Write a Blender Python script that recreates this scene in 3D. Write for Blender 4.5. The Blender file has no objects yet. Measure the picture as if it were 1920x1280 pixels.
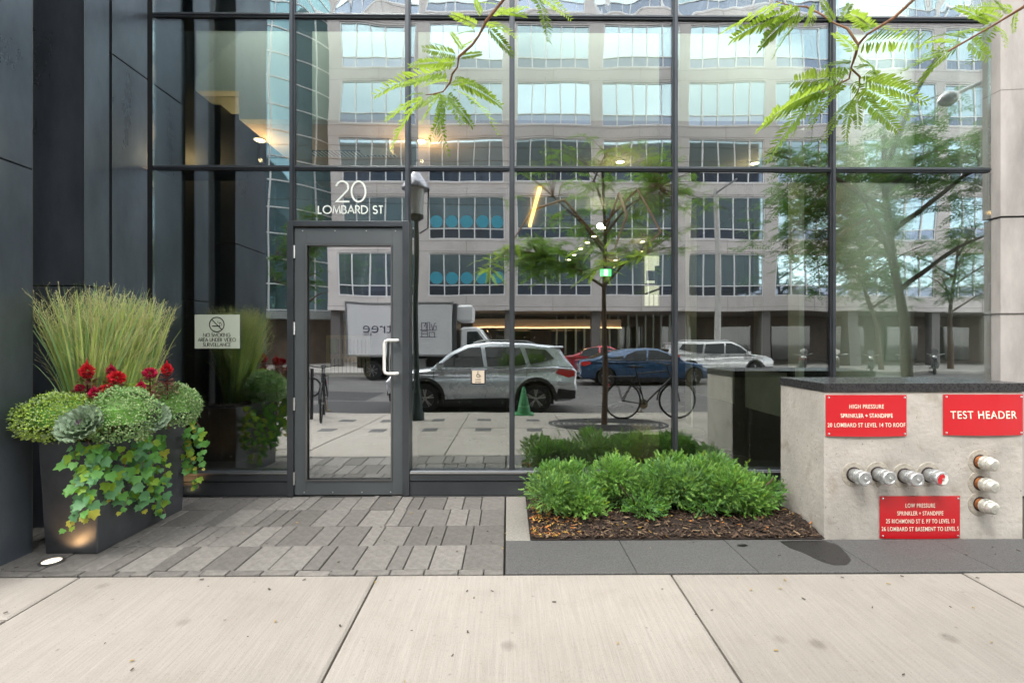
import bpy, math, random
import numpy as np
from mathutils import Vector, Matrix
from mathutils.geometry import tessellate_polygon
rnd = random.Random(7)
R = math.radians
S = bpy.context.scene
COL = S.collection

# ------------------------------------------------------------------ camera
F, DC, CZ, YAW = 890.0, 4.218, 1.355, R(-0.5)
cd = bpy.data.cameras.new('camera')
cam = bpy.data.objects.new('camera', cd); COL.objects.link(cam)
cd.sensor_width = 36; cd.lens = 36 * F / 1920; cd.clip_start = 0.02; cd.clip_end = 3000
cam.location = (0, -DC, CZ); cam.rotation_euler = (R(90), 0, YAW)
S.camera = cam
FW = Vector((math.sin(-YAW), math.cos(YAW), 0)); RT = Vector((math.cos(YAW), -math.sin(-YAW), 0)); UP = Vector((0, 0, 1))
CP = Vector(cam.location)

# ------------------------------------------------------------------ light
SUN_EL, SUN_AZ = 52.0, 212.0        # azimuth measured clockwise from +Y
wd = bpy.data.worlds.new('World'); S.world = wd; wd.use_nodes = True
nt = wd.node_tree; nt.nodes.clear()
wo = nt.nodes.new('ShaderNodeOutputWorld'); bg = nt.nodes.new('ShaderNodeBackground')
sky = nt.nodes.new('ShaderNodeTexSky'); sky.sky_type = 'NISHITA'; sky.sun_disc = False
sky.sun_elevation = R(SUN_EL); sky.sun_rotation = R(SUN_AZ); sky.air_density = 1.0; sky.dust_density = 3.0; sky.ozone_density = 1.0
tc = nt.nodes.new('ShaderNodeTexCoord'); nz = nt.nodes.new('ShaderNodeTexNoise'); nz.inputs['Scale'].default_value = 2.2; nz.inputs['Detail'].default_value = 6
mp = nt.nodes.new('ShaderNodeMapping'); mp.inputs['Scale'].default_value = (1, 1, 2.2)
cr = nt.nodes.new('ShaderNodeValToRGB'); cr.color_ramp.elements[0].position = 0.36; cr.color_ramp.elements[1].position = 0.6
cr.color_ramp.elements[0].color = (0.45, 0.45, 0.45, 1); cr.color_ramp.elements[1].color = (0.95, 0.95, 0.95, 1)
mx = nt.nodes.new('ShaderNodeMix'); mx.data_type = 'RGBA'
mx.inputs[7].default_value = (11.5, 11.2, 10.8, 1)
nt.links.new(tc.outputs['Generated'], mp.inputs[0]); nt.links.new(mp.outputs[0], nz.inputs[0]); nt.links.new(nz.outputs[0], cr.inputs[0])
nt.links.new(cr.outputs[0], mx.inputs[0]); nt.links.new(sky.outputs[0], mx.inputs[6]); nt.links.new(mx.outputs[2], bg.inputs[0])
bg.inputs[1].default_value = 0.14; nt.links.new(bg.outputs[0], wo.inputs[0])
sl = bpy.data.lights.new('sun', 'SUN'); sl.energy = 1.5; sl.angle = R(25); sl.color = (1.0, 0.95, 0.87)
so = bpy.data.objects.new('sun', sl); COL.objects.link(so)
az, el = R(SUN_AZ), R(SUN_EL)
sdir = Vector((math.sin(az) * math.cos(el), math.cos(az) * math.cos(el), math.sin(el)))
so.rotation_euler = sdir.to_track_quat('Z', 'Y').to_euler(); so.location = (0, -10, 40)
vs = S.view_settings; vs.view_transform = 'Standard'; vs.look = 'None'; vs.gamma = 1; vs.use_curve_mapping = False
vs.exposure = 1.8
S.cycles.max_bounces = 10; S.cycles.transparent_max_bounces = 24; S.cycles.glossy_bounces = 4; S.cycles.diffuse_bounces = 4
S.cycles.sample_clamp_indirect = 6; S.cycles.caustics_reflective = False; S.cycles.caustics_refractive = False
S.cycles.use_denoising = True

# ------------------------------------------------------------------ pixel -> world helpers (photo pixels, 1920 wide)
def ray(px, py): return FW + RT * ((px - 960) / F) + UP * ((640 - py) / F)
def P(px, py, Y=0.0):
    d = ray(px, py); return CP + d * ((Y - CP.y) / d.y)
def G(px, py, z=0.0):
    d = ray(px, py); return CP + d * ((z - CP.z) / d.z)
def A(px, py, dep): return CP + ray(px, py) * dep
def RX(px, c): return (px - 952.2) / F * (DC + c)          # a thing c metres in front of the glass, seen in it at px
def RZ(py, c): return CZ + (640 - py) / F * (DC + c)
def GZ(c): return 0.0 if c < 1.44 else -0.033 * (c - 1.44)  # pavement height

# ------------------------------------------------------------------ materials
MATS = {}
def mat(name, col, rough=0.6, metal=0.0, var=0.0, vscale=4.0, bump=0.0, bscale=60.0, spec=0.5, rand=0.0, stretch=(1, 1, 1), col2=None, coat=0.0, sss=0.0, emit=None, estr=0.0, detail=5.0, obj=True):
    if name in MATS: return MATS[name]
    m = bpy.data.materials.new(name); m.use_nodes = True; n = m.node_tree; b = n.nodes['Principled BSDF']
    b.inputs['Base Color'].default_value = (*col, 1); b.inputs['Roughness'].default_value = rough; b.inputs['Metallic'].default_value = metal
    b.inputs['Specular IOR Level'].default_value = spec; b.inputs['Coat Weight'].default_value = coat; b.inputs['Coat Roughness'].default_value = 0.05
    if emit: b.inputs['Emission Color'].default_value = (*emit, 1); b.inputs['Emission Strength'].default_value = estr
    src = None
    if var or bump or col2:
        t = n.nodes.new('ShaderNodeTexCoord'); mp = n.nodes.new('ShaderNodeMapping'); mp.inputs['Scale'].default_value = stretch
        n.links.new(t.outputs['Object'], mp.inputs[0])
    if var or col2:
        z = n.nodes.new('ShaderNodeTexNoise'); z.inputs['Scale'].default_value = vscale; z.inputs['Detail'].default_value = detail; z.inputs['Roughness'].default_value = 0.65
        n.links.new(mp.outputs[0], z.inputs[0])
        r = n.nodes.new('ShaderNodeValToRGB'); r.color_ramp.elements[0].position = 0.32; r.color_ramp.elements[1].position = 0.68
        a = col2 if col2 else tuple(max(0, c * (1 - var)) for c in col); c2 = col if col2 else tuple(min(1, c * (1 + var)) for c in col)
        r.color_ramp.elements[0].color = (*a, 1); r.color_ramp.elements[1].color = (*c2, 1)
        n.links.new(z.outputs[0], r.inputs[0]); src = r.outputs[0]
        rr = n.nodes.new('ShaderNodeMapRange'); rr.inputs['To Min'].default_value = max(0, rough - 0.12); rr.inputs['To Max'].default_value = min(1, rough + 0.12)
        n.links.new(z.outputs[0], rr.inputs[0]); n.links.new(rr.outputs[0], b.inputs['Roughness'])
    if rand:
        oi = n.nodes.new('ShaderNodeObjectInfo'); hr = n.nodes.new('ShaderNodeMapRange'); hr.inputs['To Min'].default_value = 1 - rand; hr.inputs['To Max'].default_value = 1 + rand * 0.7
        n.links.new(oi.outputs['Random'], hr.inputs[0])
        hs = n.nodes.new('ShaderNodeHueSaturation'); n.links.new(hr.outputs[0], hs.inputs['Value'])
        if src: n.links.new(src, hs.inputs['Color'])
        else: hs.inputs['Color'].default_value = (*col, 1)
        src = hs.outputs[0]
    if src: n.links.new(src, b.inputs['Base Color'])
    if bump:
        z2 = n.nodes.new('ShaderNodeTexNoise'); z2.inputs['Scale'].default_value = bscale; z2.inputs['Detail'].default_value = 4
        n.links.new(mp.outputs[0], z2.inputs[0]); bp = n.nodes.new('ShaderNodeBump'); bp.inputs['Strength'].default_value = bump; bp.inputs['Distance'].default_value = 0.01
        n.links.new(z2.outputs[0], bp.inputs['Height']); n.links.new(bp.outputs[0], b.inputs['Normal'])
    MATS[name] = m; return m

def leaf_mat(name, col, trans, var=0.35, mixf=0.4, scale=9):
    if name in MATS: return MATS[name]
    m = bpy.data.materials.new(name); m.use_nodes = True; n = m.node_tree; b = n.nodes['Principled BSDF']; out = n.nodes['Material Output']
    t = n.nodes.new('ShaderNodeTexCoord'); z = n.nodes.new('ShaderNodeTexNoise'); z.inputs['Scale'].default_value = scale; z.inputs['Detail'].default_value = 3
    n.links.new(t.outputs['Object'], z.inputs[0]); r = n.nodes.new('ShaderNodeValToRGB'); r.color_ramp.elements[0].position = .3; r.color_ramp.elements[1].position = .7
    r.color_ramp.elements[0].color = (*[c * (1 - var) for c in col], 1); r.color_ramp.elements[1].color = (*[min(1, c * (1 + var)) for c in col], 1)
    n.links.new(z.outputs[0], r.inputs[0]); n.links.new(r.outputs[0], b.inputs['Base Color']); b.inputs['Roughness'].default_value = .5
    tr = n.nodes.new('ShaderNodeBsdfTranslucent'); tr.inputs[0].default_value = (*trans, 1); ms = n.nodes.new('ShaderNodeMixShader'); ms.inputs[0].default_value = mixf
    n.links.new(b.outputs[0], ms.inputs[1]); n.links.new(tr.outputs[0], ms.inputs[2]); n.links.new(ms.outputs[0], out.inputs[0])
    MATS[name] = m; return m

def glass_mat(name, refl, tint=(0.82, 0.92, 0.84), wave=0.03, wscale=1.3, dots=False, rtint=(0.95, 0.97, 1.0), seed=0.0):
    if name in MATS: return MATS[name]
    m = bpy.data.materials.new(name); m.use_nodes = True; n = m.node_tree; n.nodes.clear()
    out = n.nodes.new('ShaderNodeOutputMaterial'); tr = n.nodes.new('ShaderNodeBsdfTransparent'); tr.inputs[0].default_value = (*tint, 1)
    gl = n.nodes.new('ShaderNodeBsdfGlossy'); gl.inputs['Roughness'].default_value = 0.0; gl.inputs['Color'].default_value = (*rtint, 1)
    ms = n.nodes.new('ShaderNodeMixShader')
    fr = n.nodes.new('ShaderNodeLayerWeight'); fr.inputs['Blend'].default_value = 0.35
    mr = n.nodes.new('ShaderNodeMapRange'); mr.inputs['To Min'].default_value = refl; mr.inputs['To Max'].default_value = min(1, refl + 0.45)
    n.links.new(fr.outputs['Fresnel'], mr.inputs[0]); n.links.new(mr.outputs[0], ms.inputs[0])
    t = n.nodes.new('ShaderNodeTexCoord'); mp = n.nodes.new('ShaderNodeMapping'); mp.inputs['Location'].default_value = (seed, seed * 2.3, seed * 0.7); mp.inputs['Scale'].default_value = (1.0, 1, 0.55)
    z = n.nodes.new('ShaderNodeTexNoise'); z.inputs['Scale'].default_value = wscale; z.inputs['Detail'].default_value = 1.5
    n.links.new(t.outputs['Object'], mp.inputs[0]); n.links.new(mp.outputs[0], z.inputs[0])
    bp = n.nodes.new('ShaderNodeBump'); bp.inputs['Strength'].default_value = 1.0; bp.inputs['Distance'].default_value = wave
    n.links.new(z.outputs[0], bp.inputs['Height']); n.links.new(bp.outputs[0], gl.inputs['Normal'])
    n.links.new(tr.outputs[0], ms.inputs[1]); n.links.new(gl.outputs[0], ms.inputs[2])
    last = ms.outputs[0]
    if dots:
        sep = n.nodes.new('ShaderNodeSeparateXYZ'); n.links.new(t.outputs['Object'], sep.inputs[0])
        def cell(o):
            a = n.nodes.new('ShaderNodeMath'); a.operation = 'MULTIPLY'; a.inputs[1].default_value = 1 / 0.096; n.links.new(o, a.inputs[0])
            f_ = n.nodes.new('ShaderNodeMath'); f_.operation = 'FRACT'; n.links.new(a.outputs[0], f_.inputs[0])
            s = n.nodes.new('ShaderNodeMath'); s.operation = 'SUBTRACT'; s.inputs[1].default_value = 0.5; n.links.new(f_.outputs[0], s.inputs[0])
            q = n.nodes.new('ShaderNodeMath'); q.operation = 'MULTIPLY'; n.links.new(s.outputs[0], q.inputs[0]); n.links.new(s.outputs[0], q.inputs[1]); return q.outputs[0]
        ad = n.nodes.new('ShaderNodeMath'); n.links.new(cell(sep.outputs['X']), ad.inputs[0]); n.links.new(cell(sep.outputs['Z']), ad.inputs[1])
        lt = n.nodes.new('ShaderNodeMath'); lt.operation = 'LESS_THAN'; lt.inputs[1].default_value = 0.0011; n.links.new(ad.outputs[0], lt.inputs[0])
        ml = n.nodes.new('ShaderNodeMath'); ml.operation = 'MULTIPLY'; ml.inputs[1].default_value = 0.2; n.links.new(lt.outputs[0], ml.inputs[0])
        df = n.nodes.new('ShaderNodeBsdfDiffuse'); df.inputs[0].default_value = (.75, .78, .75, 1)
        m2 = n.nodes.new('ShaderNodeMixShader'); n.links.new(ml.outputs[0], m2.inputs[0]); n.links.new(last, m2.inputs[1]); n.links.new(df.outputs[0], m2.inputs[2]); last = m2.outputs[0]
    n.links.new(last, out.inputs[0]); MATS[name] = m; return m

# ------------------------------------------------------------------ mesh builder
def wloc(o):
    v = Vector((0, 0, 0))
    while o is not None: v += o.location; o = o.parent
    return v
def setp(o, label=None, cat=None, group=None, kind=None):
    if label: o['label'] = label
    if cat: o['category'] = cat
    if group: o['group'] = group
    if kind: o['kind'] = kind
    return o
def thing(name, label, cat, loc=(0, 0, 0), group=None):
    o = bpy.data.objects.new(name, None); COL.objects.link(o); o.location = loc; o.empty_display_size = .1
    return setp(o, label, cat, group)
class MB:
    def __init__(s): s.v = []; s.f = []
    def add(s, vs_, fs):
        b = len(s.v); s.v += [tuple(v) for v in vs_]; s.f += [tuple(i + b for i in f) for f in fs]; return s
    def box(s, x0, x1, y0, y1, z0, z1, bev=0.0):
        x0, x1 = sorted((x0, x1)); y0, y1 = sorted((y0, y1)); z0, z1 = sorted((z0, z1))
        if bev <= 0:
            return s.add([(x0, y0, z0), (x1, y0, z0), (x1, y1, z0), (x0, y1, z0), (x0, y0, z1), (x1, y0, z1), (x1, y1, z1), (x0, y1, z1)],
                         [(0, 3, 2, 1), (4, 5, 6, 7), (0, 1, 5, 4), (1, 2, 6, 5), (2, 3, 7, 6), (3, 0, 4, 7)])
        b = bev; ring = lambda e, z: [(x0 + e, y0 + e, z), (x1 - e, y0 + e, z), (x1 - e, y1 - e, z), (x0 + e, y1 - e, z)]
        vs_ = ring(b, z0) + ring(0, z0 + b) + ring(0, z1 - b) + ring(b, z1); fs = [(3, 2, 1, 0), (12, 13, 14, 15)]
        for k in range(3):
            for i in range(4): j = (i + 1) % 4; fs.append((k * 4 + i, k * 4 + j, k * 4 + 4 + j, k * 4 + 4 + i))
        return s.add(vs_, fs)
    def obox(s, c, ux, uy, uz):
        c, ux, uy, uz = map(Vector, (c, ux, uy, uz)); vs_ = [c + ux * a + uy * b + uz * d for d in (-1, 1) for a, b in ((-1, -1), (1, -1), (1, 1), (-1, 1))]
        return s.add(vs_, [(0, 3, 2, 1), (4, 5, 6, 7), (0, 1, 5, 4), (1, 2, 6, 5), (2, 3, 7, 6), (3, 0, 4, 7)])
    def bar(s, a, b, w, h=None):
        a, b = Vector(a), Vector(b); d = (b - a); L = d.length; d.normalize(); h = h or w
        u = d.cross(Vector((0, 0, 1)));  u = u.normalized() if u.length > 1e-4 else Vector((1, 0, 0)); v = d.cross(u).normalized()
        return s.obox((a + b) / 2, d * L / 2, u * w / 2, v * h / 2)
    def tube(s, pts, r, n=8, cap=True):
        pts = [Vector(p) for p in pts]; rs = r if isinstance(r, (list, tuple)) else [r] * len(pts); base = len(s.v); pu = None
        for i, p in enumerate(pts):
            d = (pts[min(i + 1, len(pts) - 1)] - pts[max(i - 1, 0)]).normalized()
            if pu is None:
                u = d.cross(Vector((0, 0, 1)));  u = d.cross(Vector((1, 0, 0))) if u.length < .1 else u
            else: u = pu - d * pu.dot(d)
            u.normalize(); pu = u; w = d.cross(u)
            for k in range(n): a = 2 * math.pi * k / n; s.v.append(tuple(p + (u * math.cos(a) + w * math.sin(a)) * rs[i]))
        for i in range(len(pts) - 1):
            for k in range(n): j = (k + 1) % n; s.f.append((base + i * n + k, base + (i + 1) * n + k, base + (i + 1) * n + j, base + i * n + j))
        if cap:
            s.f.append(tuple(base + k for k in range(n))); e = base + (len(pts) - 1) * n; s.f.append(tuple(e + k for k in reversed(range(n))))
        return s
    def lathe(s, prof, c=(0, 0, 0), ax=(0, 0, 1), n=20, ring=False):   # prof: (radius, along)
        c = Vector(c); ax = Vector(ax).normalized(); u = ax.cross(Vector((0, 1, 0)));  u = ax.cross(Vector((1, 0, 0))) if u.length < .1 else u
        u.normalize(); w = ax.cross(u); base = len(s.v)
        for r, h in prof:
            for k in range(n): a = 2 * math.pi * k / n; s.v.append(tuple(c + ax * h + (u * math.cos(a) + w * math.sin(a)) * r))
        for i in range(len(prof) - 1):
            for k in range(n): j = (k + 1) % n; s.f.append((base + i * n + k, base + i * n + j, base + (i + 1) * n + j, base + (i + 1) * n + k))
        if ring:
            i = len(prof) - 1
            for k in range(n): j = (k + 1) % n; s.f.append((base + i * n + k, base + i * n + j, base + j, base + k))
            return s
        if prof[0][0] > 1e-4: s.f.append(tuple(base + k for k in reversed(range(n))))
        if prof[-1][0] > 1e-4: s.f.append(tuple(base + (len(prof) - 1) * n + k for k in range(n)))
        return s
    def slab(s, poly, fn0, fn1):   # poly list of 2-D points; fn maps them to two 3-D sheets
        a = [Vector(fn0(*p)) for p in poly]; b = [Vector(fn1(*p)) for p in poly]; n = len(poly)
        tri = tessellate_polygon([[Vector((p[0], p[1], 0)) for p in poly]])
        fs = [tuple(t) for t in tri] + [tuple(i + n for i in reversed(t)) for t in tri] + [(i, (i + 1) % n, (i + 1) % n + n, i + n) for i in range(n)]
        return s.add(a + b, fs)
    def mesh(s, name, material, off=(0, 0, 0), smooth=False, ang=40):
        me = bpy.data.meshes.new(name); ox, oy, oz = off
        me.from_pydata([(v[0] - ox, v[1] - oy, v[2] - oz) for v in s.v], [], s.f)
        import bmesh
        if len(s.f) < 60000:
            bm = bmesh.new(); bm.from_mesh(me); bmesh.ops.recalc_face_normals(bm, faces=bm.faces) if not getattr(s, 'open', False) else None; bm.to_mesh(me); bm.free()
        me.materials.append(material)
        if smooth: me.shade_smooth(); me.set_sharp_from_angle(angle=R(ang))
        return me
    def build(s, name, material, parent=None, smooth=False, loc=None, kind=None, label=None, ang=40):
        off = Vector(loc) if loc is not None else Vector((0, 0, 0))
        if parent is not None: off = wloc(parent) + off
        o = bpy.data.objects.new(name, s.mesh(name, material, off, smooth, ang)); COL.objects.link(o)
        if parent is not None: o.parent = parent
        if loc is not None: o.location = loc
        return setp(o, label=label, kind=kind)
def kids(o): return [c for c in bpy.data.objects if c.parent is o]
def copy_tree(o, parent=None):
    c = o.copy(); COL.objects.link(c); c.parent = parent
    for ch in kids(o): copy_tree(ch, c)
    return c
def inst(me, name, parent, loc=(0, 0, 0), rot=None, scale=None, kind=None, mtx=None):
    o = bpy.data.objects.new(name, me); COL.objects.link(o); o.parent = parent
    if mtx is not None: o.matrix_local = mtx
    else:
        o.location = loc
        if rot is not None: o.rotation_euler = rot
        if scale is not None: o.scale = scale
    return setp(o, kind=kind)
def struct(mb, name, material, **k): return mb.build(name, material, kind='structure', **k)

# text -------------------------------------------------------------
def text_mb(body, size, cx, cz, Y, ext=0.001, sx=1.0, off=0.0, align='CENTER', mirror=False, sp=1.0):
    cu = bpy.data.curves.new('t', 'FONT'); cu.body = body; cu.size = size; cu.align_x = align; cu.align_y = 'CENTER'; cu.extrude = ext; cu.offset = off; cu.resolution_u = 4; cu.space_character = sp
    o = bpy.data.objects.new('t', cu); COL.objects.link(o); dg = bpy.context.evaluated_depsgraph_get(); dg.update()
    me = bpy.data.meshes.new_from_object(o.evaluated_get(dg)); mb = MB(); sg = -1 if mirror else 1
    mb.add([(cx + sg * v.co.x * sx, Y - v.co.z * sg, cz + v.co.y) for v in me.vertices], [tuple(p.vertices) for p in me.polygons])
    bpy.data.objects.remove(o); bpy.data.curves.remove(cu); bpy.data.meshes.remove(me); return mb
def arc(cx, cy, rx, ry, a0, a1, n=14): return [(cx + rx * math.cos(R(a0 + (a1 - a0) * i / n)), cy + ry * math.sin(R(a0 + (a1 - a0) * i / n))) for i in range(n + 1)]
GLY = {  # thin geometric capitals: width, strokes
 'A': (.78, [[(0, 0), (.39, 1), (.78, 0)], [(.13, .33), (.65, .33)]]), 'B': (.52, [[(0, 0), (0, 1), (.22, 1)] + arc(.22, .76, .22, .24, 90, -90) + [(0, .52)], [(.22, .52)] + arc(.26, .26, .26, .26, 90, -90) + [(0, 0)]]),
 'C': (.8, [arc(.5, .5, .5, .5, 50, 310, 22)]), 'D': (.72, [[(0, 0), (0, 1), (.22, 1)] + arc(.22, .5, .5, .5, 90, -90, 18) + [(0, 0)]]),
 'E': (.46, [[(.46, 1), (0, 1), (0, 0), (.46, 0)], [(0, .52), (.42, .52)]]), 'G': (.98, [arc(.5, .5, .5, .5, 45, 355, 24) + [(.56, .46)]]),
 'I': (.02, [[(.01, 0), (.01, 1)]]), 'K': (.56, [[(0, 0), (0, 1)], [(.54, 1), (.02, .5), (.58, 0)]]), 'L': (.4, [[(0, 1), (0, 0), (.4, 0)]]),
 'M': (.9, [[(0, 0), (.12, 1), (.45, .1), (.78, 1), (.9, 0)]]), 'N': (.74, [[(0, 0), (0, 1), (.74, 0), (.74, 1)]]), 'O': (1.0, [arc(.5, .5, .5, .5, 0, 360, 28)]),
 'R': (.52, [[(0, 0), (0, 1), (.2, 1)] + arc(.2, .74, .24, .26, 90, -90) + [(0, .48)], [(.2, .48), (.52, 0)]]),
 'S': (.5, [arc(.25, .75, .22, .25, 30, 270, 12) + arc(.25, .26, .25, .26, 90, -150, 14)[1:]]), 'T': (.5, [[(.25, 0), (.25, 1)], [(0, 1), (.5, 1)]]),
 'U': (.6, [[(0, 1), (0, .3)] + arc(.3, .3, .3, .3, 180, 360) + [(.6, 1)]]), 'V': (.72, [[(0, 1), (.36, 0), (.72, 1)]]), ' ': (.3, []),
 '2': (.56, [arc(.27, .71, .26, .29, 170, -35, 16) + [(.02, 0), (.58, 0)]]), '0': (.62, [arc(.31, .5, .3, .5, 0, 360, 28)])}
def stroke_text(mb, s, cx, z0, h, Y, w, width=None, gap=.2, th=.0015):
    tot = sum(GLY[c][0] for c in s) + gap * (len(s) - 1); k = h if width is None else width / tot; x = cx - tot * k / 2
    for c in s:
        for st in GLY[c][1]: ribbon(mb, [(x + a * k, z0 + b * h) for a, b in st], w, Y, th)
        x += (GLY[c][0] + gap) * k
    return mb
def ribbon(mb, pts, w, Y, th=.0015, closed=False):
    n = len(pts); L = []; Rr = []
    for i in range(n):
        if closed: a, b = Vector(pts[i - 1]), Vector(pts[(i + 1) % n])
        else: a, b = Vector(pts[max(i - 1, 0)]), Vector(pts[min(i + 1, n - 1)])
        p = Vector(pts[i]); d1 = (p - a); d2 = (b - p)
        if d1.length < 1e-7: d1 = d2
        if d2.length < 1e-7: d2 = d1
        n1 = Vector((-d1.y, d1.x)).normalized(); n2 = Vector((-d2.y, d2.x)).normalized(); m = (n1 + n2)
        m = m / max(.35, m.length_squared / 2) if m.length > .2 else n1
        L.append(p + m * w / 2); Rr.append(p - m * w / 2)
    vs_ = []
    for i in range(n):
        for q in (L[i], Rr[i]): vs_ += [(q.x, Y, q.y), (q.x, Y - th, q.y)]
    fs = []
    for i in range(n if closed else n - 1):
        a = i * 4; b = ((i + 1) % n) * 4
        fs += [(a + 1, b + 1, b + 3, a + 3), (a, a + 2, b + 2, b), (a, b, b + 1, a + 1), (a + 2, a + 3, b + 3, b + 2)]
    if not closed: fs += [(0, 1, 3, 2), (4 * n - 4, 4 * n - 2, 4 * n - 1, 4 * n - 3)]
    mb.add(vs_, fs)
# ================================================================== GROUND
M_conc = mat('pavement_concrete', (.345, .321, .293), .85, var=.10, vscale=3.2, bump=.35, bscale=14, stretch=(22, .8, 1), rand=.05, detail=12)
def spots(m):   # gum spots and small stains with a shape of their own
    n = m.node_tree; b = n.nodes['Principled BSDF']; t = n.nodes.new('ShaderNodeTexCoord')
    src = b.inputs['Base Color'].links[0].from_socket
    for s2, lo_, hi_, amt, cc_ in ((.9, .35, .7, .5, (.74, .72, .70)), (5, .5, .78, .45, (.78, .75, .72)), (160, .56, .64, .45, (.62, .58, .54))):
        z = n.nodes.new('ShaderNodeTexNoise'); z.inputs['Scale'].default_value = s2; z.inputs['Detail'].default_value = 7; z.inputs['Roughness'].default_value = .6; n.links.new(t.outputs['Object'], z.inputs[0])
        r = n.nodes.new('ShaderNodeMapRange'); r.inputs['From Min'].default_value = lo_; r.inputs['From Max'].default_value = hi_; r.inputs['To Max'].default_value = amt; n.links.new(z.outputs[0], r.inputs[0])
        mm = n.nodes.new('ShaderNodeMix'); mm.data_type = 'RGBA'; mm.blend_type = 'MULTIPLY'; mm.inputs[7].default_value = (*cc_, 1); n.links.new(r.outputs[0], mm.inputs[0]); n.links.new(src, mm.inputs[6]); src = mm.outputs[2]
    for sc_, th, dk, w in ((2.3, .045, .40, 0), (6.5, .03, .35, 3.3), (14, .03, .4, 1)):
        vo = n.nodes.new('ShaderNodeTexVoronoi'); vo.inputs['Scale'].default_value = sc_; vo.inputs['Randomness'].default_value = 1
        nz_ = n.nodes.new('ShaderNodeTexNoise'); nz_.inputs['Scale'].default_value = 30; ad = n.nodes.new('ShaderNodeVectorMath'); ad.operation = 'MULTIPLY_ADD'; ad.inputs[1].default_value = (.012,) * 3
        n.links.new(t.outputs['Object'], nz_.inputs[0]); n.links.new(nz_.outputs['Color'], ad.inputs[0]); n.links.new(t.outputs['Object'], ad.inputs[2]); n.links.new(ad.outputs[0], vo.inputs[0])
        r = n.nodes.new('ShaderNodeValToRGB'); r.color_ramp.elements[0].position = th; r.color_ramp.elements[1].position = th * 2.3
        r.color_ramp.elements[0].color = (dk + .15, dk + .13, dk + .11, 1); r.color_ramp.elements[1].color = (1, 1, 1, 1)
        n.links.new(vo.outputs['Distance'], r.inputs[0]); mm = n.nodes.new('ShaderNodeMix'); mm.data_type = 'RGBA'; mm.blend_type = 'MULTIPLY'; mm.inputs[0].default_value = .6
        n.links.new(src, mm.inputs[6]); n.links.new(r.outputs[0], mm.inputs[7]); src = mm.outputs[2]
    n.links.new(src, b.inputs['Base Color'])
spots(M_conc)
M_joint = mat('joint_dirt', (.045, .04, .034), .95)
M_paver = mat('paver_stone', (.175, .167, .156), .8, var=.25, vscale=22, bump=.7, bscale=140, rand=.33, detail=10)
M_gran = mat('kerb_granite', (.09, .09, .09), .62, var=.45, vscale=110, bump=.35, bscale=220, rand=.1, detail=3)
M_asph = mat('asphalt', (.12, .115, .115), .9, var=.25, vscale=1.2, bump=.5, bscale=90, detail=9)
M_asph2 = mat('asphalt_patch', (.045, .045, .048), .9, var=.2, vscale=9, bump=.5, bscale=90)
struct(MB().box(-220, 220, -300, 200, -1.2, -.62), 'ground', M_asph)
struct(MB().box(-90, 90, -20.5, -5.9, -.6, -.36), 'road', M_asph)
pt = MB(); pt.box(-5.2, -1.2, -9.5, -6.9, -.359, -.356).box(-14, -4.2, -12.2, -9.7, -.359, -.356); struct(pt, 'road_patch', M_asph2)
# pavement slabs: one mesh each, sloping to the kerb
pv = bpy.data.objects.new('pavement', MB().add([(-30, -1.45, -.06), (30, -1.45, -.06), (30, -5.62, -.2), (-30, -5.62, -.2), (-30, -1.45, -.4), (30, -1.45, -.4), (30, -5.62, -.45), (-30, -5.62, -.45)],
     [(0, 3, 2, 1), (4, 5, 6, 7), (0, 1, 5, 4), (2, 3, 7, 6), (1, 2, 6, 5), (3, 0, 4, 7)]).mesh('pavement', M_joint)); COL.objects.link(pv); setp(pv, kind='structure')
xs = [-.76 + 1.715 * k for k in range(-9, 11)]
for i in range(len(xs) - 1):
    for j, (ya, yb) in enumerate(((-1.452, -1.85), (-1.85, -3.85), (-3.85, -5.6)) if xs[i] < -2.6 else ((-1.452, -3.6), (-3.6, -5.6))):
        g = .006; x0, x1, y0, y1 = xs[i] + g, xs[i + 1] - g, ya - (g if j else 0), yb + g
        if i in (8,) : pass
        dz = rnd.uniform(-.003, .003); m = MB(); e = .012
        def zz(y, d=0): return GZ(-y) + dz - d
        top = [(x0 + e, y0 - e, zz(y0)), (x1 - e, y0 - e, zz(y0)), (x1 - e, y1 + e, zz(y1)), (x0 + e, y1 + e, zz(y1))]
        sh = [(x0, y0, zz(y0, e * .6)), (x1, y0, zz(y0, e * .6)), (x1, y1, zz(y1, e * .6)), (x0, y1, zz(y1, e * .6))]
        bt = [(x, y, z - .08) for x, y, z in sh]
        m.add(top + sh + bt, [(0, 3, 2, 1)] + [(a + k, a + (k + 1) % 4, a + 4 + (k + 1) % 4, a + 4 + k) for a in (0, 4) for k in range(4)])
        m.build('concrete_slab', M_conc, pv)
# dark inlay stones by the kerb
M_inl = mat('inlay_iron', (.07, .07, .075), .7, var=.3, vscale=40, bump=.4, bscale=120)
for c, pxs in ((4.55, (560, 652, 729, 821, 909, 1000)), (3.4, (520, 617, 710, 805, 907, 1003))):
    for px in pxs:
        x = RX(px, c); z = GZ(c); MB().box(x - .12, x + .12, -c - .12, -c + .12, z - .02, z + .006, .003).build('inlay_stone', M_inl, pv)
kb = MB(); kb.box(-30, 30, -5.77, -5.63, -.5, GZ(5.7), .015); struct(kb, 'kerb', M_conc)
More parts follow.
